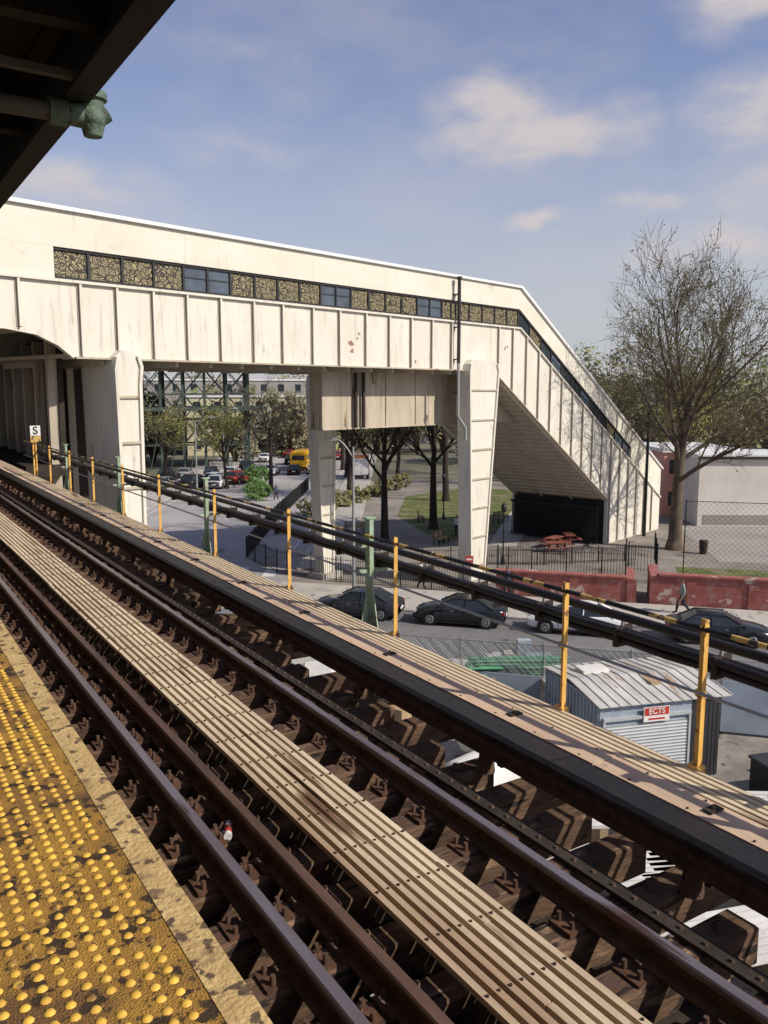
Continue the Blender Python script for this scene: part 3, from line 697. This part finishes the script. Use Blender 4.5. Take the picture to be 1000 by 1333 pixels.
# ------------------------------------------------------------------ vehicles
carcache={}
def carmesh(paint,kind='sedan'):
    key=(paint.name,kind)
    if key in carcache: return carcache[key]
    b=MB()
    if kind=='sedan':
        stn=[(-2.32,.66,.40,.80),(-2.25,.78,.28,.93),(-2.0,.86,.24,.99),(-1.5,.90,.22,1.0),(-.5,.91,.2,.96),(.6,.91,.2,.94),(1.1,.90,.22,.92),(1.7,.88,.24,.84),(2.1,.82,.26,.75),(2.28,.72,.30,.64),(2.34,.6,.38,.55)]
        base=(-1.78,1.12); top=(-1.0,.28); zr=1.42
    else:
        stn=[(-2.32,.70,.45,.95),(-2.25,.82,.32,1.02),(-2.0,.88,.28,1.05),(-1.5,.92,.26,1.05),(-.5,.93,.24,1.03),(.6,.93,.24,1.02),(1.1,.92,.26,1.0),(1.7,.90,.28,.95),(2.1,.84,.30,.86),(2.28,.74,.34,.72),(2.34,.62,.42,.6)]
        base=(-2.12,1.15); top=(-1.75,.35); zr=1.66
    vs=[];k=12
    for x,w,zl,zt in stn:
        zm=(zl+zt)/2
        sec=[(-w*.88,zl),(-w*.98,zl+.12),(-w,zm+.03),(-w*.97,zt-.12),(-w*.88,zt-.02),(-w*.4,zt+.025)]
        sec=sec+[(-y,z) for y,z in reversed(sec)]
        vs+= [(x,y,z) for y,z in sec]
    fs=[]
    for i in range(len(stn)-1):
        for j in range(k): fs.append((i*k+j,i*k+(j+1)%k,(i+1)*k+(j+1)%k,(i+1)*k+j))
    fs.append(tuple(range(k))); fs.append(tuple(reversed(range((len(stn)-1)*k,len(stn)*k))))
    b.add(vs,fs,paint,True)
    zb=.93 if kind=='sedan' else 1.02
    a=[(base[0],-.80,zb),(base[1],-.80,zb),(base[1],.80,zb),(base[0],.80,zb)]
    t=[(top[0],-.62,zr-.05),(top[1],-.62,zr-.05),(top[1],.62,zr-.05),(top[0],.62,zr-.05)]
    u=[(top[0]+.12,-.48,zr),(top[1]-.12,-.48,zr),(top[1]-.12,.48,zr),(top[0]+.12,.48,zr)]
    b.add(a+t,[(0,1,5,4),(1,2,6,5),(2,3,7,6),(3,0,4,7)],glassd)
    b.add(t+u,[(0,1,5,4),(1,2,6,5),(2,3,7,6),(3,0,4,7),(4,5,6,7)],paint,True)
    for i in range(4): b.cyl(a[i],t[i],.05,.04,5,paint)
    for sy in (-1,1):
        b.cyl((top[0],sy*.62,zr-.05),(top[1],sy*.62,zr-.05),.035,.035,5,paint)
        b.cyl((-.35,sy*.81,zb),(-.38,sy*.63,zr-.05),.035,.035,5,paint)
        if kind!='sedan': b.cyl((-1.35,sy*.81,zb),(-1.3,sy*.63,zr-.05),.05,.05,5,paint)
        for x in (.78,-.38,-1.2): b.box(x-.008,x+.008,sy*.905-.02,sy*.905+.02,.35,.88,blackm)
        b.box(.2,.36,sy*.93-.015,sy*.93+.015,.78,.81,rimm); b.box(-.8,-.64,sy*.93-.015,sy*.93+.015,.78,.81,rimm)
        b.box(.75,.95,sy*.98-.08,sy*.98+.08,.95,1.07,paint)
        b.box(-1.1,1.1,sy*.88-.04,sy*.88+.04,.19,.27,blackm)
        R_=.34 if kind=='sedan' else .37
        for x in (-1.42,1.40):
            b.cyl((x,sy*.70,R_+.02),(x,sy*.925,R_+.02),R_+.06,R_+.06,20,blackm)
            b.cyl((x,sy*.72,R_),(x,sy*.935,R_),R_,R_,20,tirem); b.cyl((x,sy*.935,R_),(x,sy*.945,R_),R_*.64,R_*.6,12,rimm)
            for q in range(5):
                an=q*1.2566; cx_=x+R_*.36*math.cos(an); cz_=R_+R_*.36*math.sin(an); b.cyl((cx_,sy*.944,cz_),(cx_,sy*.951,cz_),R_*.14,R_*.14,8,blackm)
        b.box(2.12,2.27,sy*.66-.12,sy*.66+.12,.60,.72,whl); b.box(-2.31,-2.2,sy*.66-.13,sy*.66+.13,.72,.86,redl)
    b.box(2.30,2.36,-.45,.45,.36,.52,blackm); b.box(-2.345,-2.30,-.26,.26,.52,.66,signw); b.box(-2.32,-2.2,-.7,.7,.36,.46,blackm)
    carcache[key]=b.mesh('car'); return carcache[key]
pblack=mat('car_paint_black',(0.018,0.02,0.024),None,3,0.18,spec=0.6); pwhite=mat('car_paint_white',(0.75,0.76,0.78),(0.7,0.71,0.73),3,0.25,spec=.5)
pnavy=mat('car_paint_navy',(0.03,0.03,0.045),None,3,0.2,spec=.6); psilver=mat('car_paint_silver',(0.42,0.43,0.45),None,3,0.3,.3); pred=mat('car_paint_red',(0.35,0.04,0.03),None,3,.3)
for q,n,p,k,fl in ((-12.4,41.3,pnavy,'sedan',math.pi),(-7.0,41.2,pblack,'sedan',math.pi),(-1.3,41.2,pwhite,'sedan',math.pi),(5.2,41.2,pblack,'sedan',0),(11,41.2,psilver,'suv',0),(-19,39.5,pwhite,'suv',0)):
    v=SP(q,n); place(carmesh(p,k),'parked_car',(v.x,v.y,GZ+.012),SANG+fl)
DA=math.atan2(D.y,D.x)
for u,v,p,k,r in ((36,-6,pwhite,'suv',0),(52,-3,psilver,'sedan',0),(66,3,pwhite,'suv',math.pi),(44,6.6,pblack,'sedan',math.pi),(60,-6.5,pnavy,'sedan',0),(75,-6,pwhite,'sedan',0),(80,6,pred,'sedan',0),(92,2,pwhite,'suv',0),(100,-5,pwhite,'suv',0),(70,-1,pblack,'suv',0),(84,-3,pred,'sedan',0)):
    w=M2@Vector((u,v,0)); place(carmesh(p,k),'car',(w.x,w.y,GZ+.018),DA+r)
for i in range(13):
    p=RN.choice([pwhite,psilver,pwhite,pblack,psilver,pred]); place(carmesh(p,RN.choice(['suv','sedan'])),'car',(20+i*3.0,112+RN.uniform(-1,1)-i*.3,GZ+.018),rad(60)+RN.uniform(-.1,.1))
for i in range(9):
    p=RN.choice([pwhite,psilver,pwhite,pblack,pwhite,pred]); place(carmesh(p,RN.choice(['suv','sedan'])),'car',(16+i*3.2,99+RN.uniform(-1,1)+i*.2,GZ+.018),rad(40)+RN.uniform(-.1,.1))
def bus(name,loc,rz):
    b=MB(); 
    b.box(-4,3.2,-1.2,1.2,.6,2.7,busyel); b.prism([(-4,2.7),(3.2,2.7),(3.05,2.95),(-3.85,2.95)],'y',-1.05,1.05,busyel); b.prism([(3.2,.6),(4.5,.6),(4.5,1.4),(4.3,1.55),(3.2,1.7)],'y',-1.0,1.0,busyel)
    for s_ in (-1,1):
        for i in range(8): b.box(-3.8+i*.85,-3.15+i*.85,s_*1.2-.02,s_*1.2+.02,1.75,2.4,glassd)
        b.box(-4,3.2,s_*1.2-.025,s_*1.2+.025,1.2,1.28,blackm)
        for x in (-2.6,3.6): b.cyl((x,s_*.9,.5),(x,s_*1.23,.5),.5,.5,16,tirem); b.cyl((x,s_*1.23,.5),(x,s_*1.24,.5),.25,.25,10,rimm)
    b.box(3.2,3.23,-1,1,1.75,2.5,glassd); b.box(-4.03,-4,-.9,.9,1.7,2.4,glassd); b.box(4.5,4.6,-1.1,1.1,.5,.75,blackm); b.box(-4.1,-4,-1.1,1.1,.5,.75,blackm)
    return b.obj(name,None,loc,rz)
bus('school_bus',(57.5,114,GZ+.02),DA-.1)
b=MB(); b.box(-2.5,1.5,-1.1,1.1,.7,2.9,signw); b.box(1.6,3.2,-1.1,1.1,.6,2.3,orangep); b.prism([(1.9,2.3),(3.2,2.3),(2.9,3.0),(1.9,3.0)],'y',-1,1,glassd); b.box(-2.5,1.5,-1.11,1.11,2.9,3.0,orangep)
for x in (-1.6,2.5):
    for s_ in (-1,1): b.cyl((x,s_*.8,.5),(x,s_*1.12,.5),.5,.5,14,tirem)
b.obj('box_truck',None,(58,98,GZ),DA)

# ------------------------------------------------------------------ street furniture
def cobralamp(loc,h,arm,ang):
    b=MB(); b.cyl((0,0,0),(0,0,.5),.18,.13,10,galv); b.cyl((0,0,.5),(0,0,h),.10,.06,10,galv)
    p=Vector((0,0,h-.6)); 
    for i in range(6):
        t=(i+1)/6; q=Vector((arm*t,0,h-.6+1.0*math.sin(t*1.5))); b.cyl(p,q,.04,.035,6,galv); p=q
    b.prism([(arm-.1,p.z-.05),(arm+.55,p.z-.1),(arm+.65,p.z),(arm+.4,p.z+.1),(arm,p.z+.08)],'y',-.14,.14,galv)
    return b.obj('street_lamp',None,(loc[0],loc[1],GZ+.12),ang)
cobralamp((22.5,38.8),8.6,0.9,math.pi+.5-1.0); cobralamp((40.5,103),9,1.4,0); cobralamp((54,118),9,1.4,0.5); cobralamp((30,84),8.5,1.4,DA-1.5)
def parklamp(x,y,h=3.6):
    b=MB(); b.cyl((0,0,0),(0,0,.6),.16,.08,8,blackm); b.cyl((0,0,.6),(0,0,h),.055,.04,8,blackm); b.cyl((0,0,h),(0,0,h+.12),.12,.16,8,blackm)
    b.sphere((0,0,h+.32),.2,framem,10,8,(1,1,1.2)); b.cyl((0,0,h+.5),(0,0,h+.66),.14,.02,8,blackm); b.obj('park_lamp',None,(x,y,GZ))
parklamp(36.8,43.3); parklamp(31.5,58); parklamp(52,57); parklamp(45.5,62)
b=MB(); b.cyl((0,0,0),(0,0,10),.15,.10,10,blackm); b.cyl((0,0,9.8),(0,0,10.1),.15,.15,10,blackm); b.obj('utility_pole',None,(53.9,46.0,GZ))
def ptable(x,y,rz):
    b=MB(); b.box(-.9,.9,-.38,.38,.72,.78,tablem); 
    for s_ in (-1,1): b.box(-.9,.9,s_*.75-.14,s_*.75+.14,.42,.47,tablem); b.box(s_*.6-.04,s_*.6+.04,-.85,.85,.36,.42,tablem); b.box(s_*.6-.05,s_*.6+.05,-.1,.1,0,.72,tablem)
    b.obj('picnic_table',None,(x,y,GZ+.01),rz)
ptable(44.2,46.2,.3); ptable(46.3,46.8,1.0); ptable(43.0,44.6,-.4)
def bench(x,y,rz):
    b=MB()
    for i in range(4): b.box(-.9,.9,-.25+i*.13,-.15+i*.13,.43,.47,wood)
    for i in range(3): b.box(-.9,.9,.28,.32,.55+i*.14,.65+i*.14,wood)
    for x_ in (-.8,0,.8): b.box(x_-.03,x_+.03,-.25,-.18,0,.43,blackm); b.box(x_-.03,x_+.03,.24,.30,0,.95,blackm); b.box(x_-.03,x_+.03,-.25,.3,.38,.43,blackm)
    b.obj('park_bench',None,(x,y,GZ),rz)
for x,y,r in ((38,52,.5),(43,62,1),(35,60,2.2),(49,58,.3)): bench(x,y,r)
b=MB(); b.cyl((0,0,0),(0,0,2.1),.03,.03,6,galv); b.box(-.22,.22,-.05,-.03,1.7,2.1,redp); b.box(-.16,.16,-.056,-.051,1.85,1.95,signw); b.obj('red_sign',None,(29.7,37.9,GZ+.13),-.6)
for x,y in ((51.5,38.5),(34,42)):
    b=MB(); b.cyl((0,0,.05),(0,0,.9),.26,.32,12,darkst); b.cyl((0,0,.9),(0,0,1.0),.34,.30,12,blackm); b.obj('trash_can',None,(x,y,GZ))

# ------------------------------------------------------------------ yard
SH=math.atan2(-.31,.95)
e=empty('storage_shed',(17.8,16.5,GZ),SH)
b=MB(); W=4.0; Dp=3.6; H=2.55
b.box(0,W,0,Dp,0,H,shedm)
x=0.02
while x<Dp: b.box(-.03,-.002,x,x+.1,0.05,H-.05,shedm); x+=.22
x=3.05
while x<W: b.box(x,x+.1,-.03,-.002,0.05,H-.05,framem); x+=.14
b.obj('walls',e)
b=MB(); z=.05
while z<1.95: b.prism([(-.06,z),(-.035,z+.03),(-.035,z+.07),(-.06,z+.095),(-.003,z+.095),(-.003,z)],'x',.15,2.9,shutm); z+=.1
b.box(.08,.149,-.08,-.002,0,2.1,shutm); b.box(2.901,2.97,-.08,-.002,0,2.1,shutm); b.box(.08,2.97,-.1,-.002,2.102,2.2,shutm)
b.obj('shutter',e)
b=MB(); x=-.1; k=0
while x<W+.1: b.prism([(-.15,H+.01),(Dp/2,H+.22),(Dp+.1,H+.01),(Dp+.1,H+.04),(Dp/2,H+.25),(-.15,H+.04)],'x',x,x+.30,roofm); b.prism([(-.15,H+.04),(Dp/2,H+.25),(Dp+.1,H+.04),(Dp+.1,H+.07),(Dp/2,H+.28),(-.15,H+.07)],'x',x+.30,x+.33,roofm); x+=.34
b.box(.6,1.5,2.2,2.8,H+.2,H+.3,tarp); b.box(2.2,2.5,.9,1.9,H+.16,H+.24,wood)
b.obj('roof',e)
b=MB(); b.box(1.35,2.2,-.13,-.11,2.0,2.45,signw); b.box(1.37,2.18,-.133,-.1301,2.19,2.43,redp); b.box(1.5,2.05,-.133,-.1301,2.05,2.11,redp); b.obj('sign_board',e)
text('sign_text','ECTS',.24,(1.775,-.137,2.31),(math.pi/2,0,0),signw,e)
b=MB(); b.box(0,2.2,0,1.5,0,1.3,blackm); b.box(-.05,2.25,-.05,1.55,1.302,1.38,framem)
for i in range(6): b.box(.15+i*.36,.25+i*.36,-.06,-.002,.1,1.28,blackm)
b.obj('dumpster',None,(20.5,12.3,GZ),SH)
b=MB()
for i in range(34):
    y=RN.uniform(0,1.6); z=1.15+RN.choice([0,.09,.18,.27]); o=RN.uniform(-.4,.4); b.cyl((-1.7+o,y,z),(1.7+o,y+RN.uniform(-.15,.15),z+RN.uniform(-.05,.05)),.05,.05,6,grpole)
for x in (-1.1,1.1): b.box(x-.06,x+.06,-.1,1.7,0,1.1,wood)
b.obj('green_pipe_pile',None,(20.1,22.4,GZ+.2),-.52)
b=MB()
for i in range(14):
    y=i*.15; b.box(-1.6+RN.uniform(-.2,.2),1.6+RN.uniform(-.2,.2),y,y+.12,.3+RN.choice([0,.1]),.42+RN.choice([0,.1]),wood)
b.obj('lumber_pile',None,(24,20.5,GZ),-.4)
def sheets(x,y,rz,L_=3.2,n=9,m=tarp):
    b=MB()
    for i in range(n):
        o=RN.uniform(-.25,.25); b.box(-L_/2+o,L_/2+o,i*.2,i*.2+.16,1.2+RN.uniform(0,.04),1.26+.03,m)
    for x_ in (-1,1): b.box(x_-.1,x_+.1,0,n*.2,0,1.19,wood)
    b.obj('sheet_metal_stack',None,(x,y,GZ),rz)
sheets(15.5,12.8,-.5); sheets(15.0,9.9,-.5); sheets(17.2,12.2,-.6,4,7); sheets(13.2,11.2,-.4); sheets(17.0,9.0,-.5,3,8,roofm); sheets(13.6,8.2,-.3,3,8)
def tank(x,y,rz,r=.75,L_=2.2):
    b=MB(); b.cyl((-L_/2,0,1.2),(L_/2,0,1.2),r,r,20,tarp); b.sphere((-L_/2,0,1.2),r,tarp,16,9,(.4,1,1)); b.sphere((L_/2,0,1.2),r,tarp,16,9,(.4,1,1))
    for x_ in (-.7,.7): b.box(x_-.1,x_+.1,-.6,.6,0,.7,darkst)
    b.obj('storage_tank',None,(x,y,GZ),rz)
tank(16.3,24.6,-.5); tank(16.6,19.6,-.4); tank(14,17,.2)
def covered(x,y,rz,w,d,h,m=tarp):
    b=MB(); b.prism([(-w/2,0),(w/2,0),(w/2-.05,h*.8),(w*.2,h),(-w*.3,h*.93),(-w/2+.05,h*.75)],'y',-d/2,d/2,m); b.obj('tarp_covered_stack',None,(x,y,GZ),rz)
covered(16.2,30.4,-.6,2.6,1.8,1.6); covered(19.5,25.6,-.6,3.5,1.5,1.0); covered(14.2,27,-.5,2,2,1.4); covered(22.6,20.2,-.4,5.5,1.6,1.9,roofm); covered(24.6,18.4,-.5,3,1.2,1.2)
b=MB()
for i in range(60):
    w=RN.uniform(.15,.7); M_=Matrix.Translation((RN.uniform(12.0,26),RN.uniform(6,30),GZ))@Matrix.Rotation(RN.uniform(0,3),4,'Z'); h=RN.uniform(.1,.6)
    if 17<M_.translation.x<23 and 12<M_.translation.y<21: continue
    b.box(-w,w,-w*.6,w*.6,0.01,h,RN.choice([wood,roofm,darkst,screenm,tarp,grpole]),M_)
b.obj('yard_debris')

# ------------------------------------------------------------------ people
def person(name,loc,rz,top,legs,hair,stride=.28,h=1.75):
    me=bpy.data.meshes.new('sk'); k=h/1.75
    V=[(0,0,.95),(0,0,1.12),(0,0,1.32),(0,0,1.47),(0.02,0,1.53),(.03,0,1.63),(.02,0,1.72),
       (0,.10,.90),(stride*.6,.10,.50),(stride*.75,.09,.09),(stride*.75+.17,.10,.04),
       (0,-.10,.90),(-stride*.2,-.10,.50),(-stride*1.1,-.09,.12),(-stride*1.1+.16,-.10,.05),
       (0,.17,1.42),(-.08,.22,1.14),(.02,.23,.90),(.05,.23,.82),
       (0,-.17,1.42),(.06,-.22,1.14),(.22,-.22,.95),(.28,-.22,.88)]
    E=[(0,1),(1,2),(2,3),(3,4),(4,5),(5,6),(0,7),(7,8),(8,9),(9,10),(0,11),(11,12),(12,13),(13,14),(2,15),(15,16),(16,17),(17,18),(2,19),(19,20),(20,21),(21,22)]
    RR=[(.15,.17),(.14,.17),(.15,.20),(.08,.08),(.06,.06),(.105,.09),(.075,.07),(.12,.12),(.085,.085),(.06,.06),(.045,.05),(.12,.12),(.085,.085),(.06,.06),(.045,.05),
        (.08,.08),(.06,.06),(.04,.04),(.035,.025),(.08,.08),(.06,.06),(.04,.04),(.035,.025)]
    me.from_pydata([(x*k,y*k,z*k) for x,y,z in V],E,[])
    o=bpy.data.objects.new('sk',me); COL.objects.link(o)
    md=o.modifiers.new('s','SKIN')
    for i,d in enumerate(me.skin_vertices[0].data): d.radius=(RR[i][0]*k,RR[i][1]*k); d.use_root=(i==0)
    sb=o.modifiers.new('ss','SUBSURF'); sb.levels=2; sb.render_levels=2
    dg=bpy.context.evaluated_depsgraph_get(); ev=o.evaluated_get(dg); nm=bpy.data.meshes.new_from_object(ev)
    bpy.data.objects.remove(o)
    nm.materials.clear()
    for m in (top,legs,skin,hair,tirem): nm.materials.append(m)
    for p in nm.polygons:
        c=p.center/k; p.use_smooth=True
        if c.z>1.68 or (c.z>1.58 and c.x<-.02): i=3
        elif c.z>1.48: i=2
        elif c.z<.10: i=4
        elif c.z<.95 and abs(c.y)<.175: i=1
        elif c.z<.92: i=2
        else: i=0
        p.material_index=i
    par=place(nm,name,loc,rz)
    b=MB()
    for bx,s_,bz in ((.05,.23,.80),(.28,-.22,.86)):
        for f in range(4):
            yy=s_+(f-1.5)*.018; ln=(.06,.075,.08,.065)[f]
            b.cyl(((bx+.01)*k,yy*k,bz*k),((bx+.02)*k,yy*k,(bz-ln*.6)*k),.009,.008,5,skin); b.cyl(((bx+.02)*k,yy*k,(bz-ln*.6)*k),((bx+.045)*k,yy*k,(bz-ln)*k),.008,.006,5,skin)
        b.cyl((bx*k,s_*k,(bz+.02)*k),((bx+.05)*k,(s_*.93)*k,(bz-.02)*k),.01,.008,5,skin)
    b.cyl((.12*k,0,1.615*k),(.14*k,0,1.60*k),.016,.012,5,skin)
    for s_ in (-1,1): b.sphere((.115*k,s_*.03*k,1.645*k),.011*k,blackm,6,4); b.sphere((.02*k,s_*.085*k,1.63*k),.022*k,skin,6,4,(1,.5,1.4))
    b.box(.108*k,.122*k,-.02*k,.02*k,1.572*k,1.580*k,redl)
    b.obj('head_and_hand_details',par)
olive=mat('jacket_olive',(0.30,0.34,0.31),(0.2,0.23,0.21),6,.9); jeans=mat('dark_trousers',(0.03,0.032,0.045),None,6,.9); whsh=mat('white_shirt',(0.6,0.6,0.6),None,6,.9); grj=mat('blue_jacket',(0.06,0.08,0.14),None,6,.9); hairm=mat('dark_hair',(0.015,0.01,0.008),None,6,.8)
person('pedestrian',(36.1,28.1,GZ+.13),SANG+math.pi,olive,jeans,hairm,.36,1.85)
person('pedestrian',(27.7,39.9,GZ+.13),SANG,whsh,jeans,hairm,.2)
person('pedestrian',(30.9,35.9,GZ+.13),SANG+math.pi,grj,jeans,hairm,.22)
person('pedestrian',(41,54,GZ+.01),1.0,whsh,jeans,hairm,.22)
person('pedestrian',(38,82,GZ+.13),2.0,grj,jeans,hairm,.22)

# ------------------------------------------------------------------ light and sky
sv=Vector((0.42,-0.66,0.62)).normalized()
sl=bpy.data.lights.new('sun','SUN'); sl.energy=4.6; sl.angle=rad(.5); sl.color=(1.0,.925,.79)
so=bpy.data.objects.new('sun',sl); so.rotation_euler=sv.to_track_quat('Z','Y').to_euler(); so.location=(20,-20,40); COL.objects.link(so)
w=bpy.data.worlds.new('World'); bpy.context.scene.world=w; w.use_nodes=True
try: w.cycles.sampling_method='MANUAL'; w.cycles.sample_map_resolution=256
except Exception: pass
nt=w.node_tree; N=nt.nodes; L=nt.links; N.clear()
out=N.new('ShaderNodeOutputWorld'); bg=N.new('ShaderNodeBackground'); bgc=N.new('ShaderNodeBackground'); bgh=N.new('ShaderNodeBackground'); mixs=N.new('ShaderNodeMixShader'); mixh=N.new('ShaderNodeMixShader')
sky=N.new('ShaderNodeTexSky'); sky.sky_type='NISHITA'; sky.sun_disc=False; sky.sun_elevation=math.asin(sv.z); sky.sun_rotation=math.atan2(sv.x,sv.y)
sky.air_density=1.0; sky.dust_density=0.9; sky.ozone_density=3.2
bg.inputs['Strength'].default_value=0.122
tint=N.new('ShaderNodeMixRGB'); tint.blend_type='MULTIPLY'; tint.inputs['Fac'].default_value=1; tint.inputs['Color2'].default_value=(1.14,0.97,1.06,1)
L.new(sky.outputs[0],tint.inputs['Color1']); L.new(tint.outputs[0],bg.inputs['Color'])
bgc.inputs['Color'].default_value=(0.90,0.82,0.82,1); bgc.inputs['Strength'].default_value=0.72
bgh.inputs['Color'].default_value=(0.80,0.83,0.87,1); bgh.inputs['Strength'].default_value=0.66
tc=N.new('ShaderNodeTexCoord'); vec0=tc.outputs['Generated']
def math_(op,a,b_=None,clamp=False):
    n=N.new('ShaderNodeMath'); n.operation=op; n.use_clamp=clamp
    for i,x in enumerate((a,b_)):
        if x is None: continue
        if isinstance(x,(int,float)): n.inputs[i].default_value=x
        else: L.new(x,n.inputs[i])
    return n.outputs[0]
def dot(v,c):
    n=N.new('ShaderNodeVectorMath'); n.operation='DOT_PRODUCT'; L.new(v,n.inputs[0]); n.inputs[1].default_value=c; return n.outputs['Value']
wn=N.new('ShaderNodeTexNoise'); wn.inputs['Scale'].default_value=14; wn.inputs['Detail'].default_value=4; L.new(vec0,wn.inputs['Vector'])
ws=N.new('ShaderNodeVectorMath'); ws.operation='SUBTRACT'; L.new(wn.outputs['Color'],ws.inputs[0]); ws.inputs[1].default_value=(.5,.5,.5)
wm_=N.new('ShaderNodeVectorMath'); wm_.operation='SCALE'; L.new(ws.outputs[0],wm_.inputs[0]); wm_.inputs['Scale'].default_value=0.06
wa=N.new('ShaderNodeVectorMath'); wa.operation='ADD'; L.new(vec0,wa.inputs[0]); L.new(wm_.outputs[0],wa.inputs[1]); vec=wa.outputs[0]
tot=None
for az,el,wd,hg,amp in ((42.0,15.6,10,2.4,1.0),(39.5,17.6,6,3.0,1.0),(54.5,21.8,6,2.8,.9),(55.0,16.2,6,3.2,.85),(48.7,11.4,4.5,1.3,.8),(41.9,11.0,3,1.0,.75),(53,8.6,10,2.6,.7),(23,14.9,9,2.0,.42),(12.5,11.8,12,2.6,.6),(24,20,14,5,.30),(58,12,12,6,.5)):
    a=rad(az); t=rad(el); c=Vector((math.cos(t)*math.sin(a),math.cos(t)*math.cos(a),math.sin(t)))
    r=Vector((math.cos(a),-math.sin(a),0)); u=r.cross(c).normalized()
    fx=math_('DIVIDE',dot(vec,r),math.sin(rad(wd))); fy=math_('DIVIDE',dot(vec,u),math.sin(rad(hg)))
    front=math_('GREATER_THAN',dot(vec,c),0.5)
    d2=math_('SQRT',math_('ADD',math_('MULTIPLY',fx,fx),math_('MULTIPLY',fy,fy)))
    m=math_('MULTIPLY',math_('MULTIPLY',math_('SUBTRACT',1.0,d2,True),front),amp)
    tot=m if tot is None else math_('MAXIMUM',tot,m)
mp=N.new('ShaderNodeMapping'); mp.inputs['Scale'].default_value=(1,1,2.4); L.new(vec0,mp.inputs['Vector'])
nz=N.new('ShaderNodeTexNoise'); nz.inputs['Scale'].default_value=11; nz.inputs['Detail'].default_value=7; nz.inputs['Roughness'].default_value=.6; L.new(mp.outputs['Vector'],nz.inputs['Vector'])
nz2=N.new('ShaderNodeTexNoise'); nz2.inputs['Scale'].default_value=3.2; nz2.inputs['Detail'].default_value=6; nz2.inputs['Roughness'].default_value=.55; L.new(mp.outputs['Vector'],nz2.inputs['Vector'])
den=math_('MULTIPLY',tot,math_('ADD',math_('MULTIPLY',math_('SUBTRACT',nz.outputs['Fac'],0.5),2.6),1.0))
rp=N.new('ShaderNodeMapRange'); rp.interpolation_type='SMOOTHSTEP'; rp.inputs['From Min'].default_value=0.0; rp.inputs['From Max'].default_value=0.95; rp.inputs['To Max'].default_value=.90; L.new(den,rp.inputs['Value'])
veil=N.new('ShaderNodeMapRange'); veil.interpolation_type='SMOOTHSTEP'; veil.inputs['From Min'].default_value=.42; veil.inputs['From Max'].default_value=.80; veil.inputs['To Max'].default_value=.34; L.new(nz2.outputs['Fac'],veil.inputs['Value'])
fac=math_('MAXIMUM',rp.outputs[0],veil.outputs[0])
sx=N.new('ShaderNodeSeparateXYZ'); L.new(vec0,sx.inputs[0])
hz=N.new('ShaderNodeMapRange'); hz.interpolation_type='SMOOTHSTEP'; hz.inputs['From Min'].default_value=-0.02; hz.inputs['From Max'].default_value=0.38; hz.inputs['To Min'].default_value=.92; hz.inputs['To Max'].default_value=0.08; L.new(sx.outputs['Z'],hz.inputs['Value'])
L.new(hz.outputs[0],mixh.inputs['Fac']); L.new(bg.outputs[0],mixh.inputs[1]); L.new(bgh.outputs[0],mixh.inputs[2])
L.new(fac,mixs.inputs['Fac']); L.new(mixh.outputs[0],mixs.inputs[1]); L.new(bgc.outputs[0],mixs.inputs[2]); L.new(mixs.outputs[0],out.inputs['Surface'])

# ------------------------------------------------------------------ camera
cd=bpy.data.cameras.new('camera'); cd.sensor_fit='HORIZONTAL'; cd.sensor_width=36; cd.lens=39.6; cd.clip_end=5000; cd.clip_start=.05
co=bpy.data.objects.new('camera',cd); co.location=(0,0,1.6); co.rotation_euler=(rad(90-8.1),0,rad(-32.2)); COL.objects.link(co)
sc=bpy.context.scene; sc.camera=co
sc.view_settings.view_transform='Standard'; sc.view_settings.look='None'; sc.view_settings.exposure=0
